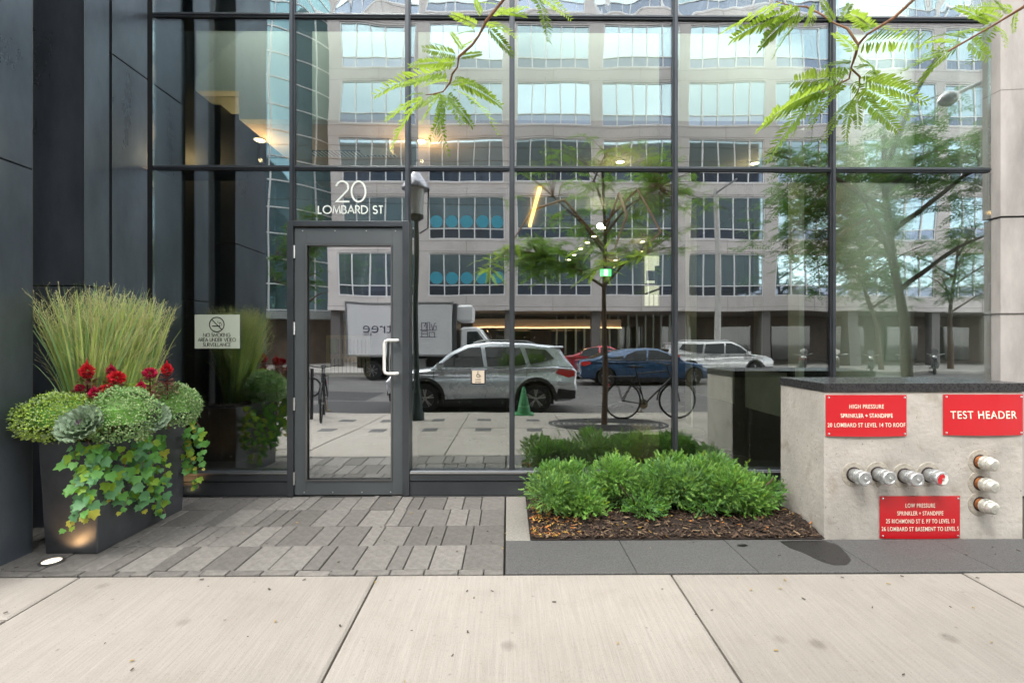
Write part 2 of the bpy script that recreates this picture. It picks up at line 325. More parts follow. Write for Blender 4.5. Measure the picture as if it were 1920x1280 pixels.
# tree grate
tg = thing('tree_grate', 'dark iron tree grate around the young tree trunk in the pavement', 'tree grate', (1.75, -4.1, GZ(4.1)))
M_iron = mat('iron', (.05, .05, .055), .5, metal=.6, var=.3, vscale=30)
gz = lambda c: GZ(c) + .006
for k in range(9):
    r = .22 + k * .095; mb = MB(); n = 40
    for i in range(n):
        a0, a1 = 2 * math.pi * i / n, 2 * math.pi * (i + 1) / n
        q = [(1.75 + (r + d) * math.cos(a), -4.1 + (r + d) * math.sin(a) * .78) for a, d in ((a0, 0), (a1, 0), (a1, .06), (a0, .06))]
        lo = [(x, y, GZ(-y) - .01) for x, y in q]; hi = [(x, y, GZ(-y) + .008) for x, y in q]; mb.add(lo + hi, [(0, 3, 2, 1), (4, 5, 6, 7), (0, 1, 5, 4), (1, 2, 6, 5), (2, 3, 7, 6), (3, 0, 4, 7)])
    mb.build('ring', M_iron, tg)
# entrance pavers
en = struct(MB().box(-6, -.02, -1.448, 1.0, -.3, -.022), 'entrance_paving', M_joint)
rows = [(-.03, -.375), (-.381, -.712), (-.718, -1.052), (-1.058, -1.385), (-1.391, -1.446)]
pm = {}
for ri, (ya, yb) in enumerate(rows):
    x = -5.6 + rnd.uniform(0, .15)
    while x < -.03:
        w = rnd.choice((.1, .1, .1, .15, .15, .2, .2, .2, .2, .2)); x1 = min(x + w, -.024)
        if x1 > -.13 and x1 < -.03: x1 = -.024
        g = .0035; jit = rnd.uniform(-.003, .003)
        key = (round(x1 - x, 3), ri)
        if key not in pm:
            w_, l_ = (x1 - x) / 2 - g, (ya - yb) / 2; pm[key] = MB().box(-w_, w_, -l_, l_, -.05, 0, .004).mesh('paver', M_paver)
        inst(pm[key], 'paver', en, ((x + x1) / 2, (ya + yb) / 2, jit), rot=(rnd.uniform(-.006, .006), rnd.uniform(-.01, .01), 0)); x = x1
# granite kerb stones round the planting bed
gk = struct(MB().box(-.016, 9, -1.44, -.02, -.3, -.02), 'granite_border', M_joint)
gx = [-.016, .757, 1.474, 2.19, 2.905, 3.62, 4.34, 5.06]
for a, b in zip(gx, gx[1:]): MB().box(a + .0018, b - .0018, -1.444, -.988, -.1, .002, .003).build('granite_kerb_stone', M_gran, gk)
MB().box(-.014, .155, -.985, -.03, -.1, .001, .003).build('granite_kerb_stone', mat('kerb_granite_pale', (.24, .23, .21), .7, var=.25, vscale=60, bump=.4, bscale=160), gk)
ws = MB(); pts = [(1462, 1014), (1500, 1013), (1545, 1013), (1572, 1022), (1590, 1040), (1596, 1050), (1588, 1058), (1565, 1059), (1540, 1052), (1520, 1042), (1502, 1034), (1480, 1026)]
gp = [G(*p, .003) for p in pts]; ws.slab([(q.x, q.y) for q in gp], lambda x, y: (x, y, .0025), lambda x, y: (x, y, .004)); struct(ws, 'wet_patch', mat('wet_granite', (.016, .016, .017), .3, var=.3, vscale=150))
ws = MB(); pts = [(1383, 1021), (1396, 1019), (1403, 1022), (1396, 1025), (1382, 1023)]
gp = [G(*p, .003) for p in pts]; ws.slab([(q.x, q.y) for q in gp], lambda x, y: (x, y, .0025), lambda x, y: (x, y, .004)); struct(ws, 'wet_patch', MATS['wet_granite'])
# mulch bed
M_mulch = mat('mulch', (.03, .018, .012), .95, var=.6, vscale=40, bump=1, bscale=60, col2=(.008, .005, .004))
mu = MB(); nx, ny = 60, 26
for j in range(ny + 1):
    for i in range(nx + 1):
        x = .157 + (2.178 - .157) * i / nx; y = -.984 + .95 * j / ny; mu.v.append((x, y, .004 + .05 * min(1, j / 6) + rnd.uniform(-.008, .01) * (j > 0)))
for j in range(ny):
    for i in range(nx): a = j * (nx + 1) + i; mu.f.append((a, a + 1, a + nx + 2, a + nx + 1))
mu.open = True; mb_o = mu.build('mulch_bed', M_mulch, kind='structure')
def chips(name, n, cols, area, smin, smax, label, seed):
    r_ = random.Random(seed)
    for ci, (col, frac) in enumerate(cols):
        m = MB()
        for _ in range(int(n * frac)):
            x, y = area(r_); z = .01 + .05 * min(1, (y + .984) / .22) + r_.uniform(0, .012); L = r_.uniform(smin, smax); w = L * r_.uniform(.15, .35)
            a = r_.uniform(0, 6.28); t = r_.uniform(-.5, .5); u = Vector((math.cos(a), math.sin(a), t)).normalized() * L / 2; v = Vector((-math.sin(a), math.cos(a), r_.uniform(-.6, .6))).normalized() * w / 2; k = u.cross(v).normalized() * .0015
            m.obox((x, y, z), u, v, k)
        o = m.build(name, mat('chip%d_%s' % (ci, name), col, .85, var=.4, vscale=50), kind='stuff'); setp(o, label, 'ground cover')
bed = lambda r_: (r_.uniform(.17, 2.16), -.97 + .9 * r_.random() ** 1.6)
chips('mulch_chips', 3600, (((.035, .02, .013), .6), ((.09, .055, .035), .28), ((.2, .14, .085), .12)), bed, .012, .05, 'shredded bark mulch lying in the planting bed', 3)
bedl = lambda r_: ((.17 + abs(r_.gauss(0, .16))) if r_.random() < .7 else r_.uniform(.2, 2.3), -.96 + .5 * r_.random() ** 1.2)
chips('fallen_leaves', 260, (((.42, .16, .04), .5), ((.45, .28, .06), .5)), bedl, .015, .04, 'orange and yellow fallen leaves on the bark mulch', 5)

# ================================================================== OUR BUILDING
M_frame = mat('frame_metal', (.085, .094, .105), .36, metal=.7, var=.12, vscale=3)
M_frame2 = mat('frame_metal_light', (.22, .22, .22), .3, metal=.85)
M_fin = mat('fin_metal', (.018, .02, .028), .5, metal=.3)
M_dark = mat('dark_wall', (.02, .02, .023), .5)
bld = thing('glass_fronted_building', 'glass fronted building with dark metal mullions and glazed entrance door', 'building', (0, 0, 0))
X = lambda px, Y=0.0: P(px, 640, Y).x
Z = lambda py, px=960, Y=0.0: P(px, py, Y).z
XL, XR = X(286), X(1858)
zt1, zt0, zs = Z(33.5), Z(317), Z(879)
mull = [X(549), X(765), X(960), X(1265), X(1560)]
edges = [XL] + mull + [XR]; hw = .023
panes = [(e0 + (hw if i else 0), e1 - (hw if i < 5 else 0)) for i, (e0, e1) in enumerate(zip(edges, edges[1:]))]
dtop = Z(418)
for i, (a, b) in enumerate(panes):
    for j, (z0, z1) in enumerate(((zs + .002, zt0 - hw), (zt0 + hw, zt1 - hw), (zt1 + hw, 7.4))):
        if i == 1 and j == 0: z0 = dtop + .003
        gm = glass_mat('pane_glass_%d_%d' % (i, j), (.30, .22, .32)[j], wave=(.003, .003, .008)[j] * (1.3 if i in (1, 5) else 1), wscale=(1.1, 1.4, 1.9)[j], dots=(j < 2), seed=i * 3.7 + j * 9.1, tint=(.9, .97, .9))
        MB().box(a, b, 0, .012, z0, z1).build('window_pane', gm, bld)
for x in mull:
    zb = dtop if abs(x - mull[0]) < .01 or abs(x - mull[1]) < .01 else .13
    MB().box(x - hw, x + hw, -.018, -.003, zb + .002, 7.4, .003).box(x - .012, x + .012, -.034, -.0185, zb + .002, 7.4, .003).build('mullion', M_frame, bld)
    MB().box(x - hw, x + hw, .0, .36, .13 if zb > 1 else zb, 7.4).build('mullion_fin', M_fin, bld)
for z in (zt0, zt1):
    ed = [XL] + mull + [XR]
    for a, b in zip(ed, ed[1:]):
        MB().box(a + hw + .001, b - hw - .001, -.02, -.002, z - .02, z + .02, .003).box(a + hw + .001, b - hw - .001, -.03, -.0205, z - .006, z + .006, .002).build('transom', M_frame, bld)
        MB().box(a + hw + .001, b - hw - .001, 0, .27 if z < 4 else .17, z - hw, z + hw - .001).build('transom_fin', M_fin, bld)
for a, b in ((XL, X(545) - .001), (X(770) + .001, XR)):
    MB().box(a, b, -.055, .3, .132, zs, .006).build('sill', M_frame, bld)
    MB().box(a, b, -.062, -.0555, zs - .03, zs - .012, .002).build('sill_trim', M_frame2, bld)
    MB().box(a, b, -.045, .3, 0.004, .13, .004).build('kick_panel', M_frame, bld)
MB().box(XL, XR, -.075, .3, -.02, .003).build('threshold', M_frame2, bld)
# upper storeys
M_up = mat('upper_wall', (.05, .052, .06), .5, var=.1, vscale=1); M_upg = mat('upper_glass', (.03, .04, .05), .05, spec=1.0)
MB().box(-60, 30, -.02, 12, 7.42, 25).build('upper_wall', M_up, bld)
for k in range(4):
    for i in range(10): MB().box(-15.4 + i * 3.1, -12.8 + i * 3.1, -.05, -.021, 8.3 + k * 3.7, 10.8 + k * 3.7).build('upper_window', M_upg, bld)
MB().box(-60, -4.6, .3, 12, -.1, 7.4).build('side_wall', M_up, bld)
MB().box(XR + .62, 16, .3, 12, -.1, 7.4).build('side_wall', M_up, bld)
MB().box(4.9, 16, -.2, .29, -.1, 7.4).build('side_wall', mat('side_wall_dark', (.05, .05, .055), .7, var=.2, vscale=2), bld)
# door
dr = MB(); dx0, dx1 = X(545), X(770); lx0, lx1 = X(557), X(757); gx0, gx1 = X(578), X(738)
zl = Z(430); g0, g1 = Z(897), Z(461)
dr.box(dx0, lx0 - .004, -.07, .08, .004, dtop, .004).box(lx1 + .004, dx1, -.07, .08, .004, dtop, .004).box(lx0 - .003, lx1 + .003, -.069, .08, zl + .006, dtop - .001, .004)
door = dr.build('door', M_frame, bld)
M_leaf = mat('door_paint', (.12, .135, .145), .45, metal=.5, var=.06, vscale=2)
MB().box(lx0, gx0, -.05, 0, .012, zl, .004).box(gx1, lx1, -.05, 0, .012, zl, .004).box(gx0 + .001, gx1 - .001, -.049, 0, g1, zl - .001, .004).box(gx0 + .001, gx1 - .001, -.049, 0, .012, g0, .004).build('door_leaf', M_leaf, door)
MB().box(gx0, gx1, -.03, -.018, g0, g1).build('door_pane', glass_mat('door_glass', .52, wave=.006, wscale=.9, seed=31.7, tint=(.9, .96, .9)), door)
t = .012; MB().box(gx0, gx0 + t, -.058, -.0495, g0, g1).box(gx1 - t, gx1, -.058, -.0495, g0, g1).box(gx0 + t, gx1 - t, -.058, -.0495, g0, g0 + t).box(gx0 + t, gx1 - t, -.058, -.0495, g1 - t, g1).build('glazing_bead', M_frame2, door)
M_chrome = mat('brushed_steel', (.75, .75, .74), .28, metal=1.0); M_white = mat('white_paint', (.8, .8, .78), .4)
for py in (475, 616, 755, 892):
    z = Z(py); MB().tube([(lx0 - .002, -.058, z - .055), (lx0 - .002, -.058, z + .055)], .011, 10).tube([(lx0 - .002, -.058, z - .018), (lx0 - .002, -.058, z + .018)], .0125, 10).build('hinge', M_chrome, door, smooth=True)
hz0, hz1, hx0, hx1 = Z(699), Z(638), X(748), X(726)
h = [(hx0, -.05, hz1), (hx0, -.085, hz1), (hx0 - .02, -.1, hz1), (hx1 + .03, -.1, hz1), (hx1 + .008, -.1, hz1 - .008), (hx1, -.1, hz1 - .03), (hx1, -.1, hz0 + .03), (hx1 + .008, -.1, hz0 + .008), (hx1 + .03, -.1, hz0), (hx0 - .02, -.1, hz0), (hx0, -.085, hz0), (hx0, -.05, hz0)]
MB().tube(h, .014, 12).build('door_handle', M_white, door, smooth=True, ang=80)
h2 = [(p[0] + .02, .16 - (p[1] + .1) * 1.0, p[2] - .01) for p in h]; MB().tube(h2, .011, 8).build('door_handle', M_white, door, smooth=True, ang=80)
sc_ = MB()
for px in (572, 632, 690, 744): sc_.lathe([(0, -.006), (.004, -.004), (.005, 0)], (X(px), -.05, Z(436)), (0, 1, 0), 8)
for px in (575, 628, 682, 735): sc_.lathe([(0, -.006), (.004, -.004), (.005, 0)], (X(px), -.05, Z(918)), (0, 1, 0), 8)
sc_.build('screws', M_chrome, door, kind='stuff')
# lettering on the pane above the door
M_let = mat('frosted_vinyl', (.78, .84, .8), .6)
lt = MB(); stroke_text(lt, '20', X(658), Z(379), Z(341) - Z(379), -.001, .016, width=X(686) - X(630), gap=.1); stroke_text(lt, 'LOMBARD ST', X(657.5), Z(401), Z(387) - Z(401), -.001, .011, width=X(718) - X(597), gap=.2)
o = lt.build('address_lettering', M_let, loc=(X(658), 0, Z(379))); setp(o, 'frosted address lettering 20 LOMBARD ST on the pane above the door', 'lettering')
# no smoking sign
sx0, sx1, sz0, sz1 = X(366), X(450), Z(653), Z(590)
sg = thing('no_smoking_sign', 'pale green no smoking area under video surveillance notice left of the door', 'sign', ((sx0 + sx1) / 2, -.002, sz0))
MB().box(sx0, sx1, -.007, -.001, sz0, sz1).build('sign_panel', mat('sign_pale', (.50, .56, .47), .5), sg)
M_ink = mat('sign_ink', (.03, .03, .03), .6); m = MB(); cx, cz, rr = X(407.5), Z(608.5), .064
ribbon(m, [(cx + rr * math.cos(a), cz + rr * math.sin(a)) for a in [2 * math.pi * i / 40 for i in range(40)]], .008, -.0075, closed=True)
ribbon(m, [(cx - rr * .7, cz + rr * .7), (cx + rr * .7, cz - rr * .7)], .007, -.0075)
m.box(cx - .04, cx + .012, -.009, -.0075, cz - .018, cz - .009).box(cx + .018, cx + .03, -.009, -.0075, cz - .018, cz - .009)
ribbon(m, [(cx + .026, cz - .004), (cx + .02, cz + .006), (cx + .034, cz + .012), (cx + .028, cz + .022)], .0025, -.0075); ribbon(m, [(cx + .038, cz - .008), (cx + .046, cz + .004), (cx + .036, cz + .012), (cx + .006, cz + .02), (cx + .012, cz + .032)], .0025, -.0075)
for tx, py, w in (('NO SMOKING', 631, 50), ('AREA UNDER VIDEO', 640, 70), ('SURVEILLANCE', 649, 51)): stroke_text(m, tx, cx + .001, Z(py), .030, -.0075, .0032, width=w / 211, gap=.16)
m.build('sign_print', M_ink, sg)
# door opener plate on the glass
px0, px1, pz0, pz1 = X(883), X(911), Z(720), Z(691.5)
pt = thing('door_opener_plate', 'small square beige plate in a dark frame on the glass right of the door', 'push plate', (X(897), -.002, pz0))
MB().box(px0, px1, -.022, -.001, pz0, pz1, .008).build('plate_frame', M_frame, pt)
MB().box(px0 + .012, px1 - .012, -.026, -.0225, pz0 + .012, pz1 - .012, .004).build('plate_face', mat('plate_beige', (.62, .54, .43), .5), pt)
m = MB(); cx, cz = X(897), Z(702)
ribbon(m, arc(cx, cz - .006, .015, .015, 100, 380, 16), .004, -.0268); ribbon(m, [(cx - .003, cz + .02), (cx - .002, cz + .002), (cx + .012, cz + .002), (cx + .018, cz - .014), (cx + .024, cz - .013)], .0045, -.0268); m.lathe([(.0045, 0), (.0045, .001)], (cx - .003, -.0268, cz + .027), (0, -1, 0), 10)
for k, w in ((0, .05), (1, .056)):
    for i in range(6): m.box(cx - w / 2 + i * w / 6, cx - w / 2 + i * w / 6 + w / 9, -.0275, -.0265, Z(711 + k * 4.5) - .003, Z(711 + k * 4.5) + .003)
m.build('plate_print', M_ink, pt)

# ---------------------------------------------------------------- interior
M_cream = mat('interior_white', (.77, .8, .74), .7); M_soff = mat('interior_ceiling', (.74, .54, .38), .7); M_floor = mat('interior_floor', (.06, .06, .062), .3, var=.1, vscale=2)  # soffit colour has the warm lamplight tinted into it
M_ceil2 = mat('interior_ceiling_pale', (.42, .43, .37), .7); M_grey = mat('interior_grey', (.1, .1, .095), .6)
struct(MB().box(-4.6, XR + .6, .31, 12, -.3, -.001), 'interior_floor', M_floor)
CZI = 3.56
struct(MB().box(-3.02 + .35, 3.05, .52, .62, CZI, 4.5).box(-3.1, -3.02 + .349, .52, .62, 3.84, 4.5), 'interior_bulkhead', M_cream)
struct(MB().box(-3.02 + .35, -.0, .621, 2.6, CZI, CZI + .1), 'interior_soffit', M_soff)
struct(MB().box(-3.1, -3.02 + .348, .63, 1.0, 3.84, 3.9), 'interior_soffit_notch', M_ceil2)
struct(MB().box(.001, 3.05, .621, 10.3, CZI, CZI + .1).box(3.051, XR + .6, 1.6, 10.3, CZI + .4, CZI + .5), 'interior_ceiling', M_ceil2)
struct(MB().box(-4.6, 3.05, .50, .62, 4.503, 7.29), 'interior_upper_wall', M_dark)
struct(MB().box(-4.6, -.02, 2.601, 2.8, 0, 7.3), 'interior_back_wall', M_dark)
struct(MB().box(-.3, -.18, 2.801, 10.299, 0, 7.3), 'interior_partition', M_dark)
struct(MB().box(-.4, XR + .6, 10.3, 10.5, 0, 7.3), 'interior_far_wall', mat('far_wall', (.12, .1, .08), .7, var=.3, vscale=.8))
struct(MB().box(-4.6, XR + .6, .3, 12, 7.3, 7.41), 'interior_roof', M_dark)
struct(MB().box(XR + .4, XR + .6, .4, 10.3, 0, 7.3), 'interior_side_wall', M_grey)
# metal clad panels carried on inside
for k, (y0, y1, x) in enumerate(((.4, .75, -3.12), (.8, 1.3, -3.02), (1.34, 1.9, -3.1), (1.95, 2.55, -3.0))): MB().box(-4.5, x, y0, y1, 0, 7.2, .004).build('inner_metal_panel', mat('inner_metal', (.022, .024, .03), .4, metal=.3, var=.2, vscale=2), bld)
def colbox(label, px0, px1, Yc, z0=0, z1=3.9, m_=None, nm='interior_column', rd=False, dep=.25):
    a, b = P(px0, 640, Yc).x, P(px1, 640, Yc).x; mb = MB()
    if rd: r = (b - a) / 2; mb.lathe([(r, z0), (r, z1)], ((a + b) / 2, Yc, 0), (0, 0, 1), 40)
    else: mb.box(a, b, Yc, Yc + dep, z0, z1)
    o = mb.build(nm, m_ or M_cream, smooth=rd, loc=((a + b) / 2, Yc, 0)); return setp(o, label, 'column')
colbox('wide round pale column standing behind the right hand panes', 1571, 1695, 1.1, z1=7.2, rd=True)
colbox('slim pale column behind the glass near the right end', 1740, 1764, 2.6, z1=7.2)
colbox('pale green wall end behind the glass left of the round column', 1498, 1526, 2.2)
colbox('olive yellow column seen deep inside behind the white car reflection', 1413, 1430, 4.5, m_=mat('olive', (.35, .34, .16), .6))
colbox('pale slim column behind the fifth mullion', 1296, 1306, 3.4)
colbox('dark column inside between the two pale guard panels', 1397, 1413, 3.2, m_=M_dark)
colbox('dark pier inside right of the round column', 1697, 1722, 2.2, z1=7.2, m_=M_dark)
# ramp guard
gr = thing('ramp_guard', 'low dark framed guard with pale panels beside the ramp inside', 'guard', (2.82, 1.4, 0))
MB().box(2.80, 2.84, .45, 2.95, 0, .58).box(2.80, 2.84, .45, 2.95, 1.04, 1.1).box(2.80, 2.84, .45, .52, .58, 1.04).box(2.80, 2.84, 1.38, 1.62, .58, 1.04).box(2.80, 2.84, 2.86, 2.95, .58, 1.04).build('guard_frame', M_dark, gr)
for y0, y1 in ((.521, 1.379), (1.621, 2.859)): MB().box(2.81, 2.83, y0, y1, .581, 1.039).build('guard_panel', mat('guard_pane', (.42, .46, .42), .4, var=.2, vscale=6), gr)
# wooden block, bin
p = P(1228, 866, .75); o = MB().box(P(1206, 866, .75).x, P(1248, 866, .75).x, .75, 1.3, 0, P(1228, 812, .75).z, .01).build('wooden_bench', mat('bench_wood', (.30, .22, .14), .5, var=.3, vscale=4, stretch=(.4, 1, 8)), loc=(p.x, .75, 0)); setp(o, 'pale wooden bench end inside behind the yew hedge', 'bench')
bx = P(1290, 840, .6).x; b_ = thing('waste_bin', 'small round metal bin inside behind the yew hedge', 'bin', (bx, .6, 0)); MB().lathe([(.13, 0), (.15, .42)], (bx, .6, 0), n=24).build('bin_body', M_frame2, b_, smooth=True); MB().lathe([(.155, .42), (.155, .45), (.1, .455)], (bx, .6, 0), n=24).build('bin_rim', M_chrome, b_, smooth=True)
# slatted screen with notice
ys = 2.45; x0, x1, z0, z1 = P(611, 640, ys).x, P(693, 640, ys).x, P(640, 706, ys).z, P(640, 628, ys).z
ss = thing('slatted_screen', 'pale yellow slatted screen with a green notice, seen through the door pane', 'screen', ((x0 + x1) / 2, ys, z0)); My = mat('screen_yellow', (.75, .68, .36), .6)
MB().box(x0, x1, ys, ys + .03, z0, z0 + .05).box(x0, x1, ys, ys + .03, z1 - .06, z1).box(x0, x0 + .05, ys, ys + .03, z0 + .051, z1 - .061).box(x1 - .05, x1, ys, ys + .03, z0 + .051, z1 - .061).box(x0 + .051, x1 - .051, ys, ys + .03, (z0 + z1) / 2 - .04, (z0 + z1) / 2 + .03).build('screen_frame', My, ss)
for i in range(9):
    x = x0 + .09 + i * (x1 - x0 - .18) / 8; MB().box(x - .014, x + .014, ys + .005, ys + .025, z0 + .052, (z0 + z1) / 2 - .041).build('slat', My, ss); MB().box(x - .014, x + .014, ys + .005, ys + .025, (z0 + z1) / 2 + .031, z1 - .062).build('slat', My, ss)
o = MB().box(P(617, 640, 2.43).x, P(632, 640, 2.43).x, 2.42, 2.435, P(640, 662, 2.43).z, P(640, 635, 2.43).z).build('green_notice', mat('notice_green', (.2, .5, .15), .6), loc=(P(624, 640, 2.43).x, 2.43, P(640, 662, 2.43).z)); setp(o, 'small green notice fixed on the yellow slatted screen inside', 'notice')
# lamps
def lampmat(n, c, s): return mat(n, (.9, .9, .9), .5, emit=c, estr=s)
L_warm = lampmat('lamp_warm', (1, .78, .5), 8); L_cool = lampmat('lamp_cool', (1, .95, .85), 10); L_spot = lampmat('lamp_spot', (1, .82, .55), 25); L_or = lampmat('lamp_orange', (1, .5, .15), 1.6)
dls = [(487, 263, 'downlight in the peach soffit at the left, nearest the dark pier'), (790, 265, 'downlight in the soffit right of the lantern reflection'), (1163, 304, 'downlight just above the transom right of the fourth mullion'), (1415, 307, 'downlight just above the transom left of the fifth mullion'), (1205, 453, 'small downlight deep inside above the green exit sign'), (1154, 488, 'tiny amber downlight closest above the green exit sign'), (1440, 455, 'small downlight deep inside among the tree reflections'), (1461, 455, 'tiny downlight deep inside at right of the pair')]
for i, (px, py, lb) in enumerate(dls):
    q = G(px, py, CZI - .012); w = thing('downlight', lb, 'light', (q.x, q.y, CZI), group='round ceiling downlights'); r = .045
    MB().lathe([(r + .015, .012), (r + .015, 0), (r, 0), (r, .012)], (q.x, q.y, CZI - .014), n=20, ring=True).build('trim_ring', M_white, w); MB().lathe([(r, 0), (r, .004)], (q.x, q.y, CZI - .011), n=20).build('diffuser', L_warm, w)
    if i < 6:
        pl = bpy.data.lights.new('downlight_bulb', 'POINT'); pl.energy = 3 if i < 2 else 1.2; pl.color = (1, .66, .36); pl.shadow_soft_size = .02; lo = bpy.data.objects.new('bulb', pl); COL.objects.link(lo); lo.parent = w; lo.location = (0, 0, -.22)
# linear light, track with spots
a, b = G(1012, 353, 3.53), G(993, 424, 3.53); ll = MB().bar(a, b, .05, .04).build('linear_light', L_or, loc=tuple(a)); setp(ll, 'orange glowing linear light slanting across the inside ceiling', 'light')
tk = thing('track_light', 'black ceiling track with small bright spotlights inside', 'track light', tuple(G(1066, 480, 3.4)))
a, b, c_ = G(1066, 480, 3.4), G(1138, 409, 3.4), G(1032, 409, 3.4)
MB().bar(a, b, .07, .06).bar(b, c_, .12, .06).build('track', M_dark, tk)
for i, f in enumerate((0.02, .2, .4, .58, .74, .93)):
    q = a.lerp(b, f) - Vector((0, 0, .06)); MB().lathe([(.03, .05), (.045, -.04)], tuple(q), n=12).build('spotlight', M_dark, tk); MB().lathe([(.04, -.042), (.04, -.045)], tuple(q), n=12).build('spotlight_lens', L_spot if f > .9 else L_warm, tk)
q = G(1125, 412, 3.3); pl = bpy.data.lights.new('spot_bulb', 'POINT'); pl.energy = 9; pl.color = (1, .8, .55); pl.shadow_soft_size = .02; lo = bpy.data.objects.new('bulb', pl); COL.objects.link(lo); lo.parent = tk; lo.location = Vector(q) - Vector(tk.location) - Vector((0, 0, .12))
MB().lathe([(0, -.05), (.04, -.03), (.05, 0), (.04, .03), (0, .05)], tuple(q - Vector((0, 0, .1))), n=14).build('bare_bulb', L_spot, tk, smooth=True)
# unseen strip lights added behind the transom to brighten the white bulkhead
for i, (xa, xb_, lb) in enumerate(((-2.9, -2.0, 'added unseen fill light behind the leftmost pane'), (-1.8, -1.0, 'added unseen fill light above the entrance door'), (-.8, -.05, 'added unseen fill light behind the pane right of the door'), (.2, 1.35, 'added unseen fill light behind the widest middle pane'), (1.6, 2.6, 'added unseen fill light behind the fifth pane'))):
    w = thing('fill_light', lb, 'light', ((xa + xb_) / 2, .2, 4.75), 'added fill lights behind the glass'); MB().box(xa, xb_, .03, .25, 4.75, 4.79).build('fill_housing', M_dark, w)
    al = bpy.data.lights.new('fill_strip', 'AREA'); al.shape = 'RECTANGLE'; al.size = xb_ - xa; al.size_y = .2; al.energy = 2.6 * (xb_ - xa); al.color = (1, 1, .95); lo = bpy.data.objects.new('tube', al); COL.objects.link(lo); lo.parent = w; lo.location = (0, -.06, -.005); lo.rotation_euler = R(8), 0, 0
for xa, xb_, yy, lb in ((3.3, 4.25, .25, 'added unseen fill light in front of the round pale column'),):  # extra light, added only to brighten the round pale column
    w = thing('fill_light', lb, 'light', ((xa + xb_) / 2, yy, 6.6), 'added fill lights behind the glass'); MB().box(xa, xb_, yy - .04, yy + .04, 6.6, 6.66).build('fill_housing', M_dark, w)
    al = bpy.data.lights.new('fill_strip', 'AREA'); al.shape = 'RECTANGLE'; al.size = xb_ - xa; al.size_y = .1; al.energy = 120; al.color = (.95, 1, .95); lo = bpy.data.objects.new('tube', al); COL.objects.link(lo); lo.parent = w; lo.location = (0, 0, -.02); lo.rotation_euler = R(22), 0, 0
# exit sign
q = P(1136, 511, 7.0); ex = thing('exit_sign', 'small green running figure exit sign hanging inside', 'sign', (q.x, 7.0, q.z + .1)); w = .13
MB().box(q.x - w, q.x + w, 7.0, 7.04, q.z - .08, q.z + .08).build('sign_body', lampmat('exit_green', (.02, .6, .15), 1.3), ex)
m = MB(); m.box(q.x - .045, q.x + .045, 6.99, 6.999, q.z - .07, q.z + .07); m.build('sign_pictogram_field', lampmat('exit_white', (.8, 1, .85), 1.2), ex)
m = MB(); ribbon(m, [(q.x + .005, q.z + .03), (q.x - .005, q.z - .005), (q.x + .02, q.z - .03), (q.x + .015, q.z - .055)], .014, 6.989); ribbon(m, [(q.x - .005, q.z - .005), (q.x - .02, q.z - .03), (q.x - .035, q.z - .035)], .012, 6.989); ribbon(m, [(q.x - .025, q.z + .005), (q.x + .002, q.z + .022), (q.x + .025, q.z + .005)], .01, 6.989); m.lathe([(.011, 0), (.011, .001)], (q.x + .01, 6.989, q.z + .05), (0, -1, 0), 10); m.build('running_figure', lampmat('exit_green', 0, 0), ex)
# white box, diffuser grille, far lit window
q = P(700, 278, .95); o = thing('ceiling_speaker_box', 'white square box hanging below the inside soffit above the door', 'box', (q.x, .95, q.z)); MB().box(P(671, 640, .95).x, P(730, 640, .95).x, .95, 1.15, q.z, P(700, 248, .95).z, .005).build('box_body', M_white, o); MB().box(P(669, 640, .94).x, P(732, 640, .94).x, .94, 1.16, P(700, 247, .95).z, P(700, 238, .95).z, .003).build('bracket', mat('bracket_grey', (.5, .5, .5), .5), o)
a, b = G(583, 287, CZI), G(740, 287, CZI); gg = thing('ceiling_grille', 'long air grille with slanted blades in the inside soffit', 'grille', (a.x, a.y, CZI - .01))
MB().box(a.x, b.x, a.y - .09, a.y + .09, CZI - .006, CZI - .001).build('grille_back', M_dark, gg)
for i in range(22): x = a.x + .02 + i * (b.x - a.x - .04) / 21; MB().bar((x, a.y - .08, CZI - .012), (x + .03, a.y + .08, CZI - .012), .018, .006).build('blade', M_white, gg)
fw = thing('far_window', 'sunlit window at the back of the inside room', 'window', (P(1225, 640, 10.2).x, 10.2, P(1225, 575, 10.2).z)); x0, x1, z0, z1 = P(1209, 640, 10.2).x, P(1243, 640, 10.2).x, P(1225, 573, 10.2).z, P(1225, 480, 10.2).z
MB().box(x0, x1, 10.2, 10.22, z0, z1).build('bright_pane', lampmat('daylight_pane', (1, .9, .68), .35), fw)
m = MB().box(x0, x1, 10.17, 10.199, z0 + .6, z0 + .68).bar((x0, 10.18, z0 + .35), (x1, 10.18, z0 + .55), .05, .06)
for i in range(5): m.box(x0 + .12 + i * .14, x0 + .14 + i * .14, 10.18, 10.199, z0, z0 + .34)
m.build('window_bars', mat('bars_tan', (.35, .27, .15), .6), fw); MB().box(x1 - .25, x1 - .05, 10.17, 10.199, z1 - .9, z1 - .3).box(x0 + .05, x0 + .3, 10.17, 10.199, z1 - .75, z1 - .45).build('outside_window', M_grey, fw)

